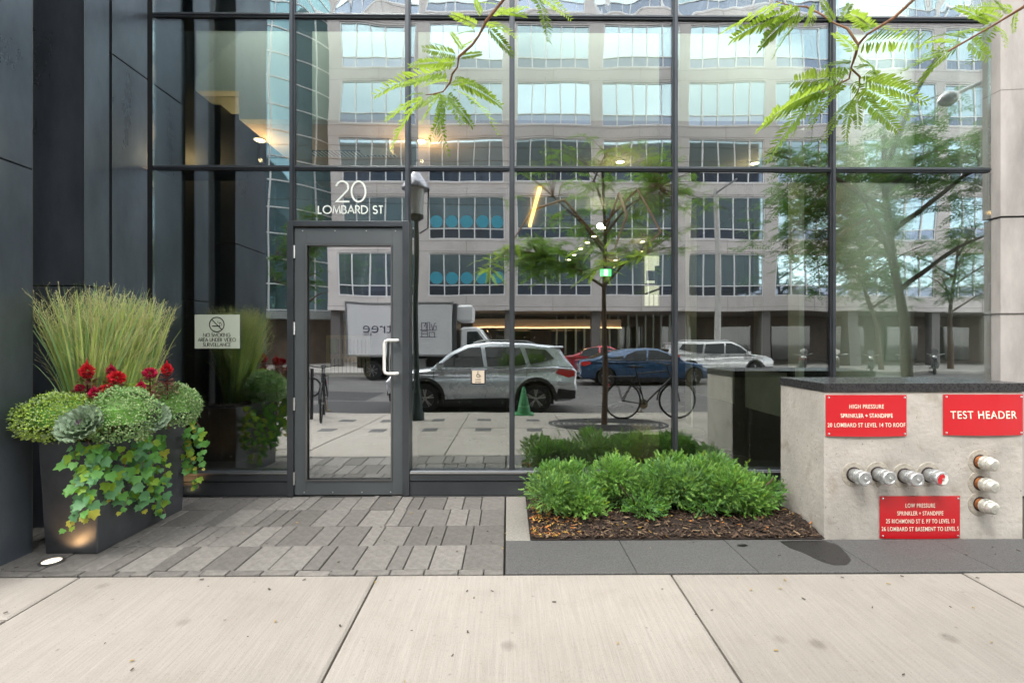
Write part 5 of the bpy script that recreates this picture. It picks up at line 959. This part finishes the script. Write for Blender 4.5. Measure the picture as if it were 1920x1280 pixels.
#PART4
# ---------------------------------------------------------------- yew hedge
M_yew = leaf_mat('yew_needle', (.17, .37, .07), (.28, .52, .09), .5, .3, 9); M_yewb = leaf_mat('yew_needle_blue', (.17, .34, .12), (.26, .46, .13), .4, .3, 9); M_yewc = leaf_mat('yew_needle_light', (.26, .45, .11), (.35, .58, .12), .4, .3, 9); M_yewt = leaf_mat('yew_tip', (.32, .48, .05), (.4, .6, .08), .3, .35, 12)
def sprig(name, m_, n, L, nl, seed):
    r_ = random.Random(seed); mb = MB(); mb.tube([(0, 0, 0), (L * .5, 0, .01), (L, 0, .0)], [.0018, .0013, .0006], 3, False)
    for i in range(n):
        t = .12 + .88 * i / n; c = Vector((L * t, 0, .01 * math.sin(3 * t)))
        for s in (-1, 1):
            a = R(55 - 25 * t + r_.uniform(-10, 10)); ph = r_.uniform(-.9, 1.2); d = Vector((math.cos(a), s * math.sin(a) * math.cos(ph), math.sin(a) * math.sin(ph) * 1.0)); ll = nl * r_.uniform(.75, 1.1) * (1 - .35 * t); p = d.cross(Vector((0, 0, 1))).normalized() * .0013
            mb.add([c - p, c + d * ll * .5 - p * 1.2, c + d * ll, c + d * ll * .5 + p * 1.2, c + p], [(0, 1, 2, 3, 4)])
    return mb.v, mb.f
spr = [sprig('s', M_yew, 13, .048, .0145, k) for k in range(5)]
def yew(label, cx, cy, rx, ry, h, seed, n=900, tips=()):
    r_ = random.Random(seed); t = thing('yew_shrub', label, 'shrub', (cx, cy, .04), 'yew shrubs in the planting bed'); st = MB(); nds = [MB(), MB(), MB()]; nd = nds[0]; tp = MB()
    for k in range(9): a = r_.uniform(0, 6.28); e = Vector((cx + math.cos(a) * rx * .6, cy + math.sin(a) * ry * .6, h * r_.uniform(.4, .8))); st.tube([(cx + r_.uniform(-.08, .08), cy, .03), ((cx + e.x) / 2, (cy + e.y) / 2, e.z * .6), tuple(e)], [.012, .008, .003], 5)
    st.build('stem', M_bark, t)
    lob = [(Vector((cx + r_.uniform(-.62, .62) * rx, cy + r_.uniform(-.5, .5) * ry, h * r_.uniform(.22, .70))), r_.uniform(.30, .46)) for _ in range(12)]
    for i in range(n):
        c, q = r_.choice(lob); u = Vector((r_.gauss(0, 1), r_.gauss(0, 1) - .25, r_.gauss(0, 1) + .3)).normalized(); rad = q * min(rx * 1.1, .48) * (r_.random() ** .3) * (1.25 if r_.random() < .07 else 1); p = c + Vector((u.x * rad * 1.05, u.y * rad * .8, u.z * rad * .78))
        if p.z < .09: p.z = .09 + r_.random() * .08
        if p.y > -.07: p.y = -.07 - r_.random() * .05
        if p.y < cy - ry * 1.05 : p.y = cy - ry * r_.uniform(.8, 1.05)
        d = (u + Vector((r_.uniform(-.6, .6), r_.uniform(-.6, .4), r_.uniform(-.1, .9)))).normalized(); M_ = orient(p, p + d, r_.uniform(-3, 3), r_.uniform(.7, 1.25)); vs_, fs_ = r_.choice(spr)
        tgt = tp if r_.random() < .03 and u.z > .1 else nds[(lob.index((c, q)) * 2 + r_.randrange(2)) % 3]; tgt.add([M_ @ Vector(v) for v in vs_], fs_)
    for (px, py) in tips:   # long shoots that stick out of the top
        e = P(px, py, cy - .05 + r_.uniform(-.1, .1)); b = Vector((e.x + r_.uniform(-.07, .07), e.y, e.z - .2))
        for k in range(14):
            f = k / 13; p = b.lerp(e, f); d = Vector((r_.uniform(-.8, .8), r_.uniform(-.8, .3), .9)).normalized(); M_ = orient(p, p + d, r_.uniform(-3, 3), .75 if k < 11 else .55); vs_, fs_ = r_.choice(spr); (tp if k > 9 and r_.random() < .6 else nd).add([M_ @ Vector(v) for v in vs_], fs_)
    for a_, m_ in zip(nds, (M_yew, M_yewb, M_yewc)): a_.open = True; a_.build('needles', m_, t, kind='stuff')
    tp.open = True; tp.build('young_tips', M_yewt, t, kind='stuff'); return t
yew('leftmost low yew shrub in the planting bed beside the pavers', .51, -.53, .33, .39, .42, 1, 4600, ((1072, 855), (1030, 870), (1115, 868)))
yew('taller yew shrub second from the left, with yellow green shoots on top', 1.00, -.58, .37, .39, .47, 2, 5000, ((1156, 845), (1182, 853), (1200, 862), (1240, 857)))
yew('third yew shrub from the left in the planting bed', 1.46, -.55, .36, .39, .46, 3, 4700, ((1283, 856), (1302, 855), (1268, 870)))
yew('rightmost yew shrub against the side of the concrete block', 1.84, -.54, .33, .38, .45, 4, 4700, ((1332, 860), (1358, 864), (1381, 866), (1402, 863), (1470, 895)))
# ---------------------------------------------------------------- planter box
M_zinc = mat('planter_zinc', (.10, .105, .115), .42, metal=.65, var=.3, vscale=3, bump=.15, bscale=12, detail=8)
fb = G(85, 1036), G(182, 1038)
pX0, pX1, pY0, pY1, pH = fb[0].x, fb[1].x, fb[1].y, -.37, .72
pl_ = thing('planter_box', 'tall dark metal planter box tapering to its foot, in front of the pier', 'planter', ((pX0 + pX1) / 2, (pY0 + pY1) / 2, 0))
tp = .018; lo = [(pX0 + tp, pY0 + tp), (pX1 - 0, pY0 + 0), (pX1 - 0, pY1 - tp), (pX0 + tp, pY1 - tp)]; lo = [(pX0 + tp, pY0), (pX1, pY0), (pX1, pY1), (pX0 + tp, pY1)]; hi = [(pX0 - .01, pY0 - .02), (pX1 + .02, pY0 - .02), (pX1 + .02, pY1 + .02), (pX0 - .01, pY1 + .02)]
m = MB().add([(x, y, 0.0) for x, y in lo] + [(x, y, pH) for x, y in hi], [(0, 3, 2, 1), (0, 1, 5, 4), (1, 2, 6, 5), (2, 3, 7, 6), (3, 0, 4, 7), (4, 5, 6, 7)]); o = m.build('box_body', M_zinc, pl_); bv = o.modifiers.new('b', 'BEVEL'); bv.width = .006; bv.segments = 2
MB().box(hi[0][0] + .03, hi[1][0] - .03, hi[0][1] + .03, hi[2][1] - .03, pH + .001, pH + .012).build('soil', M_mulch, pl_)
# ---------------------------------------------------------------- ground uplights
def uplight(px, py, label, e, x=None, y=None, aim=(0, 0, 1)):
    q = G(px, py) if x is None else Vector((x, y, 0)); t = thing('ground_uplight', label, 'light', (q.x, q.y, 0)); MB().lathe([(.062, -.03), (.062, .009), (.048, .012), (.048, .006)], (q.x, q.y, 0), n=28).build('bezel', M_frame2, t, smooth=True); MB().lathe([(.047, .004), (.047, .008)], (q.x, q.y, 0), n=24).build('lens', lampmat('uplight_lens', (1, .85, .62), .9), t)
    l = bpy.data.lights.new('uplight_bulb', 'SPOT'); l.energy = e; l.color = (1, .55, .22); l.spot_size = R(100); l.spot_blend = .8; l.shadow_soft_size = .03; o = bpy.data.objects.new('bulb', l); COL.objects.link(o); o.parent = t; o.location = (0, 0, .02); o.rotation_euler = (-Vector(aim)).to_track_quat('Z', 'Y').to_euler()
uplight(97, 1054, 'small warm ground light in the pavers in front of the planter', 1.0, aim=(.15, .55, .8))
uplight(0, 0, 'small warm ground light behind the planter against the kick panel', 2.5, x=-2.85, y=-.19, aim=(.2, .25, 1))
# ---------------------------------------------------------------- planter plants
M_g1 = leaf_mat('grass_blade', (.58, .70, .22), (.65, .78, .25), .3, .35, 6); M_g2 = leaf_mat('grass_blade_blue', (.34, .56, .24), (.45, .65, .26), .3, .35, 6); M_sd = leaf_mat('grass_seed', (.62, .60, .30), (.6, .6, .3), .3, .3, 20)
def clump(label, cx, cy, z0, n, rad, hs, lean0, seed, fan):
    r_ = random.Random(seed); t = thing('ornamental_grass', label, 'grass clump', (cx, cy, z0), 'ornamental grasses in the planter'); a, b, c = MB(), MB(), MB()
    for i in range(n):
        an = r_.uniform(0, 6.28); rr = rad * math.sqrt(r_.random()); p = Vector((cx + math.cos(an) * rr, cy + math.sin(an) * rr, z0)); h_ = hs * r_.uniform(.5, 1.0); out = Vector((math.cos(an), math.sin(an) * .75, 0)) * (rr / rad) * fan * h_ + Vector((r_.gauss(0, .05), r_.gauss(0, .04), 0)); w = r_.uniform(.003, .0085); pts = []; droop = r_.uniform(0, .22) * h_ * (1.6 if r_.random() < .12 else .5)
        for k in range(7): f = k / 6; pts.append(p + out * (f ** 1.5) + Vector((0, 0, h_ * f - droop * f ** 4)))
        sd = Vector((r_.uniform(-1, 1), r_.uniform(-.5, .5), 0)).normalized(); vs_ = []
        for k, q in enumerate(pts): ww = w * (1 - (k / 6) ** 2.5) + .0003; vs_ += [q - sd * ww, q + sd * ww]
        (a if r_.random() < .55 else b).add(vs_, [(2 * k, 2 * k + 1, 2 * k + 3, 2 * k + 2) for k in range(6)])
        if r_.random() < .6:   # open seed head
            top = pts[-2]; dd = (pts[-1] - pts[-3]).normalized()
            for _ in range(13):
                f = r_.uniform(-.16, .11); s0 = top + dd * f; e = s0 + (dd + Vector((r_.uniform(-.8, .8), r_.uniform(-.8, .8), r_.uniform(-.1, .3)))).normalized() * r_.uniform(.03, .075); sv = Vector((r_.uniform(-1, 1), r_.uniform(-1, 1), 0)).normalized() * .0010
                c.add([s0 - sv, s0 + sv, e + sv, e - sv], [(0, 1, 2, 3)]); g2 = (e - s0).normalized() * .010; s2 = sv.normalized() * .0028; c.add([e - g2 * .2, e + g2 * .5 + s2, e + g2 * 1.2, e + g2 * .5 - s2], [(0, 1, 2, 3)])
    for mb, nm, m_ in ((a, 'blades', M_g1), (b, 'blades', M_g2), (c, 'seed_heads', M_sd)): mb.open = True; mb.build(nm, m_, t, kind='stuff')
zz0 = pH + .01
clump('tall feathery pale green grass clump at the left of the planter', -2.88, -.93, zz0, 520, .075, 1.06, 0, 31, .27)
clump('upright yellow green grass clump in the middle of the planter', -2.80, -.80, zz0, 420, .065, 1.06, 0, 32, .2)
clump('tall grass clump at the right of the planter, leaning to the door', -2.80, -.62, zz0, 460, .07, 1.0, 0, 33, .19)
# mounds of small leaved plants
def mound(label, c, rx, ry, rz, n, cols, seed, leafy=.35, cat='plant', name='mound_chrysanthemum'):
    r_ = random.Random(seed); t = thing(name, label, cat, (c[0], c[1], c[2] - rz * .3), 'low mounding plants in the planter'); core = MB().lathe([(0.01, -.3 * rz), (rx * .75, -.2 * rz), (rx * .72, .3 * rz), (rx * .4, .68 * rz), (0, .78 * rz)], tuple(c), n=16); core.v = [(v[0], c[1] + (v[1] - c[1]) * ry / rx, v[2]) for v in core.v]; core.build('inner_leaves', M_yew, t)
    ms = [MB() for _ in cols]
    for i in range(n):
        u = Vector((r_.gauss(0, 1), r_.gauss(0, 1), r_.gauss(0, 1))).normalized()
        if u.z < -.85: u.z = -u.z
        k = r_.uniform(.84, 1.03) + .05 * math.sin(u.x * 7 + seed) * math.cos(u.y * 6); p = Vector(c) + Vector((u.x * rx, u.y * ry, u.z * rz)) * k; mb = ms[r_.randrange(len(cols))]
        if r_.random() < leafy:
            d = (u + Vector((r_.uniform(-.7, .7), r_.uniform(-.7, .7), r_.uniform(-.3, .7)))).normalized(); s = d.cross(Vector((r_.random(), r_.random(), 1))).normalized(); L = r_.uniform(.014, .026); mb.add([p, p + d * L * .5 + s * L * .33, p + d * L, p + d * L * .5 - s * L * .33], [(0, 1, 2, 3)])
        else:
            q = r_.uniform(.0045, .0075); n3 = u; s = n3.cross(Vector((0, .3, 1))).normalized(); w = n3.cross(s)
            mb.add([p + s * q, p + w * q, p - s * q, p - w * q, p + n3 * q * 1.1, p - n3 * q], [(0, 1, 4), (1, 2, 4), (2, 3, 4), (3, 0, 4), (1, 0, 5), (2, 1, 5), (3, 2, 5), (0, 3, 5)])
    for mb, m_ in zip(ms, cols): mb.open = True; mb.build('florets', m_, t, kind='stuff')
M_m1 = leaf_mat('mum_lime', (.42, .58, .10), (.4, .55, .1), .35, .2, 30); M_m2 = leaf_mat('mum_green', (.24, .44, .15), (.25, .42, .13), .35, .2, 30); M_m3 = leaf_mat('mum_pale', (.42, .56, .27), (.35, .5, .2), .3, .2, 30)
cL = A(116, 783, 2.98); cM = A(228, 780, 3.06); cR = A(318, 762, 3.5); cB = A(255, 745, 3.35)
mound('wide lime green mound spilling over the left front of the planter', tuple(cL), .26, .18, .155, 4200, (M_m1, M_m1, M_m3), 41)
mound('pale green mound in the middle of the planter front', tuple(cM), .22, .19, .185, 4400, (M_m2, M_m3), 42)
mound('green mound at the right rear end of the planter', tuple(cR), .20, .18, .17, 3600, (M_m2, M_m3), 43)
mound('small yellow green patch between the two larger mounds', tuple(cB), .12, .14, .10, 900, (M_m1,), 44)
# ornamental kale
M_k1 = leaf_mat('kale_green', (.26, .36, .24), (.3, .4, .22), .25, .15, 25); M_k2 = leaf_mat('kale_pink', (.42, .33, .40), (.4, .3, .35), .25, .15, 25)
def kale_leaf(L, W, m_, seed):
    r_ = random.Random(seed); mb = MB(); nu, nv = 16, 6
    for i in range(nu + 1):
        for j in range(nv + 1):
            a = i / nu * 2 - 1; f = j / nv; w = W * math.sin(min(1, f * 1.15) * math.pi * .62) * .62 + .004; ruf = .09 * math.sin(a * 11 + seed) * f ** 4 + .05 * f ** 3 * math.sin(a * 19); x = L * f * (1 - .14 * a * a); mb.v.append((x, a * w, .35 * L * f * f * (.5 + .5 * a * a) + ruf))
    for i in range(nu):
        for j in range(nv): p = i * (nv + 1) + j; mb.f.append((p, p + 1, p + nv + 2, p + nv + 1))
    mb.open = True; return mb.mesh('leaf', m_, smooth=True, ang=180)
kls = [kale_leaf(1, .95, M_k1, k) for k in range(3)]; klp = [kale_leaf(1, .95, M_k2, k + 5) for k in range(2)]
for i_ in kls + klp: pass
def kale(label, c, rad, nrm, seed):
    r_ = random.Random(seed); t = thing('ornamental_kale', label, 'kale', tuple(c), 'ornamental kales in the planter'); nq = Vector(nrm).normalized().to_track_quat('Z', 'Y').to_matrix().to_4x4()
    for ring, (n, L, tilt, ms_) in enumerate(((9, 1.0, 8, kls), (9, .86, 24, kls), (8, .68, 40, kls), (7, .52, 55, kls), (6, .38, 66, klp), (5, .26, 78, klp))):
        for k in range(n):
            a = 2 * math.pi * (k + ring * .5) / n + r_.uniform(-.15, .15); m_ = nq @ Matrix.Rotation(a, 4, 'Z') @ Matrix.Rotation(-R(tilt + r_.uniform(-6, 6)), 4, 'Y') @ Matrix.Translation((rad * .02, 0, 0)) @ Matrix.Scale(rad * L, 4); inst(r_.choice(ms_), 'leaf', t, mtx=m_)
kale('large round ornamental kale at the front corner of the planter', A(156, 800, 2.86), .125, (.1, -.75, .7), 51)
kale('smaller ornamental kale tucked between mounds on the right side of the planter', A(283, 782, 3.12), .105, (.75, -.5, .5), 52)
# celosia
M_c1 = mat('celosia_red', (.62, .008, .02), .7, var=.3, vscale=60, bump=.8, bscale=120); M_c2 = mat('celosia_crimson', (.50, .004, .06), .7, var=.3, vscale=60, bump=.8, bscale=120); M_cl = leaf_mat('celosia_leaf', (.22, .05, .05), (.3, .1, .08), .6, .25, 20); M_cl2 = leaf_mat('celosia_leaf_pink', (.45, .28, .22), (.4, .2, .15), .4, .2, 20)
def celosia(label, px, py, dep, s, seed, m_, pointed):
    r_ = random.Random(seed); c = A(px, py, dep); t = thing('celosia_flower', label, 'flower', (c.x, c.y, zz0), 'red celosias in the planter')
    MB().tube([(c.x + .01, c.y, zz0), (c.x, c.y, c.z)], [.005, .004], 6).build('stem', M_cl, t)
    mb = MB()
    for i in range(240):
        u = Vector((r_.gauss(0, 1), r_.gauss(0, 1), r_.gauss(0, 1))).normalized(); tz_ = u.z; ww = s * (1.0 if not pointed else (1.05 - .45 * max(0, tz_))); p = c + Vector((u.x * ww, u.y * ww, u.z * s * (1.25 if pointed else .85)));  d = (u + Vector((0, 0, .6 if pointed else .1))).normalized(); sd = d.cross(Vector((r_.uniform(-1, 1), r_.uniform(-1, 1), .3))).normalized() * s * .16; L = s * r_.uniform(.25, .5); b = c + (p - c) * .6; mb.add([b - sd, b + sd, p + d * L * .3 + sd * .7, p + d * L, p + d * L * .3 - sd * .7], [(0, 1, 2, 3, 4)])
    if pointed:
        for k in range(40): a = r_.uniform(0, 6.28); z = r_.uniform(.8, 1.9) * s; w = s * .28 * (1.9 - z / s); p = c + Vector((math.cos(a) * w, math.sin(a) * w, z)); d = Vector((0, 0, 1)) * s * .5; sd = Vector((math.cos(a + 1.5), math.sin(a + 1.5), 0)) * s * .14; mb.add([p - sd, p + sd, p + d], [(0, 1, 2)])
    mb.open = True; mb.build('flower_head', m_, t); lm = MB(); l2 = MB()
    for i in range(120):
        a = r_.uniform(0, 6.28); z = c.z - s * .7 - .17 * r_.random() ** .8; q_ = .012 + .045 * min(1, (c.z - z) / .12); b = Vector((c.x + math.cos(a) * q_ * r_.random(), c.y + math.sin(a) * q_ * r_.random(), z)); d = Vector((math.cos(a), math.sin(a) - .2, r_.uniform(-.1, .6))).normalized(); sd = d.cross(Vector((0, 0, 1))).normalized() * .013; L = r_.uniform(.03, .055); (lm if r_.random() < .6 else l2).add([b, b + d * L * .5 + sd, b + d * L, b + d * L * .5 - sd], [(0, 1, 2, 3)])
    lm.open = l2.open = True; lm.build('leaves', M_cl, t); l2.build('leaves', M_cl2, t)
for a_ in (('bright red pointed celosia bloom furthest left in the planter', 163, 695, 3.08, .034, 61, M_c1, True), ('large red celosia bloom in front of the middle grass', 219, 708, 3.1, .040, 62, M_c1, False), ('round crimson celosia bloom right of the middle grass', 281, 699, 3.25, .034, 63, M_c2, False), ('red flame shaped celosia bloom furthest right in the planter', 313, 692, 3.4, .030, 64, M_c1, True), ('low red celosia bloom beside the large one', 200, 730, 3.05, .032, 65, M_c1, False), ('small pink red celosia bloom low at the left', 176, 736, 3.0, .024, 66, M_c2, True), ('small crimson celosia bloom low at the left, nearest the lime mound', 150, 727, 3.05, .022, 67, M_c2, False), ('tiny crimson celosia bloom below the round crimson one', 264, 724, 3.15, .022, 68, M_c2, True), ('deep red celosia bloom just left of the large red one', 208, 694, 3.2, .024, 69, M_c2, True)): celosia(*a_)
# ---------------------------------------------------------------- ivy
M_iv = [leaf_mat('ivy_green', (.17, .44, .10), (.25, .5, .1), .3, .3, 30), leaf_mat('ivy_lime', (.34, .56, .07), (.4, .55, .06), .25, .35, 30), leaf_mat('ivy_deep', (.16, .38, .17), (.15, .3, .08), .3, .25, 30), leaf_mat('ivy_yellow', (.5, .5, .07), (.5, .5, .1), .2, .35, 30)]
out_ = [(0, .10), (-.22, .04), (-.50, .20), (-.40, .44), (-.46, .68), (-.22, .70), (0, 1.02), (.22, .70), (.46, .68), (.40, .44), (.50, .20), (.22, .04)]
def ivy_mesh(m_, fold):
    v = [(0, .34, -.03)] + [(x, y, fold * abs(x) + .04 * (y - .4)) for x, y in out_]; mb = MB(); mb.add(v, [(0, i + 1, (i + 1) % 12 + 1) for i in range(12)]); mb.open = True; me = mb.mesh('leaf', m_); me.shade_smooth(); return me
ivm = [[ivy_mesh(m_, f) for f in (.25, -.1)] for m_ in M_iv]
M_vine = mat('vine', (.3, .16, .08), .7)
def dface(px):
    if px < 184: return 2.97
    if px > 350: return 3.86
    return 2.585 * F / (952 - px)
def ivy(label, vines, seed, dens=.042):
    r_ = random.Random(seed); v0 = vines[0]; c0 = A(v0[0][0], v0[0][1], dface(v0[0][0]) - .03); t = thing('ivy', label, 'ivy', (c0.x, c0.y, pH), 'trailing ivies on the planter')
    for vn in vines:
        pts = []
        for i, (px, py) in enumerate(vn): pts.append(A(px, py, dface(px) - .035 - .02 * r_.random()))
        MB().tube(pts, .0018, 4, False).build('stem', M_vine, t)
        for i in range(len(pts) - 1):
            L = (pts[i + 1] - pts[i]).length; n = max(1, int(L / dens * 2.1))
            for k in range(n):
                p = pts[i].lerp(pts[i + 1], (k + r_.random() * .6) / n) + Vector((r_.uniform(-.035, .035), r_.uniform(-.035, .01), r_.uniform(-.02, .02))); end = i >= len(pts) - 2
                nr = Vector((r_.uniform(-.3, .8), -1, r_.uniform(.0, .9))).normalized(); dn = Vector((r_.uniform(-.9, .9), 0, -1)); dn = (dn - nr * dn.dot(nr)).normalized(); sx_ = dn.cross(nr); m_ = Matrix((sx_, dn, nr)).transposed().to_4x4(); s = r_.uniform(.036, .078) * (.7 if end else 1)
                w = r_.random(); ci = (0 if w < .45 else 1 if w < .66 else 2 if w < .96 else 3) if not (end and r_.random() < .3) else 3
                inst(ivm[ci][r_.randrange(2)], 'leaf', t, mtx=Matrix.Translation(p - wloc(t)) @ m_ @ Matrix.Scale(s, 4))
ivy('ivy trailing down the front corner of the planter', [[(150, 822), (140, 850), (146, 880), (150, 910)], [(165, 825), (175, 860), (150, 900), (140, 930), (134, 965), (131, 992)], [(185, 828), (190, 870), (180, 900), (160, 925), (172, 960), (166, 975)], [(200, 830), (205, 860), (200, 895), (208, 925), (212, 940)], [(190, 830), (172, 880), (165, 895)]], 71)
ivy('thick ivy trailing down the right side of the planter', [[(225, 835), (235, 870), (225, 905), (240, 935), (230, 955)], [(262, 820), (270, 860), (262, 900), (268, 935), (262, 955)], [(285, 815), (290, 850), (285, 890), (300, 925), (310, 962)], [(300, 815), (305, 860), (312, 895), (318, 905)], [(250, 830), (252, 870), (256, 905), (280, 935), (296, 945)], [(275, 815), (282, 860), (276, 890)], [(290, 900), (315, 935), (318, 945)]], 72)
ivy('lime ivy hanging from the far right end of the planter beside the glass', [[(345, 790), (355, 820), (362, 850), (358, 880)], [(362, 782), (375, 800), (380, 840), (372, 880)], [(370, 800), (378, 830), (388, 825)], [(352, 830), (352, 860), (368, 890), (372, 915)]], 73)

# ---------------------------------------------------------------- litter
r_ = random.Random(91); lt_ = MB(); l2_ = MB()
for i in range(150):
    x, y = r_.uniform(-3.2, 3.6), (-1.5 - 1.3 * r_.random() ** 2.2 if r_.random() < .55 else r_.uniform(-1.44, -.1)); z = (GZ(-y) if y < -1.45 else 0) + .006
    if x > 0 and -1 < y < -.0: continue
    L = r_.uniform(.003, .011); a = r_.uniform(0, 6.28); u = Vector((math.cos(a), math.sin(a), 0)) * L; v = Vector((-math.sin(a), math.cos(a), 0)) * L * r_.uniform(.2, .5); (lt_ if r_.random() < .7 else l2_).obox((x, y, z), u, v, (0, 0, .0012))
setp(lt_.build('pavement_litter', mat('litter_dark', (.07, .055, .04), .9), kind='stuff'), 'small dark specks of litter on the pavement and pavers', 'litter'); setp(l2_.build('pavement_litter', mat('litter_tan', (.35, .25, .1), .9), kind='stuff'), 'small tan leaf bits scattered on the pavement and pavers', 'litter')
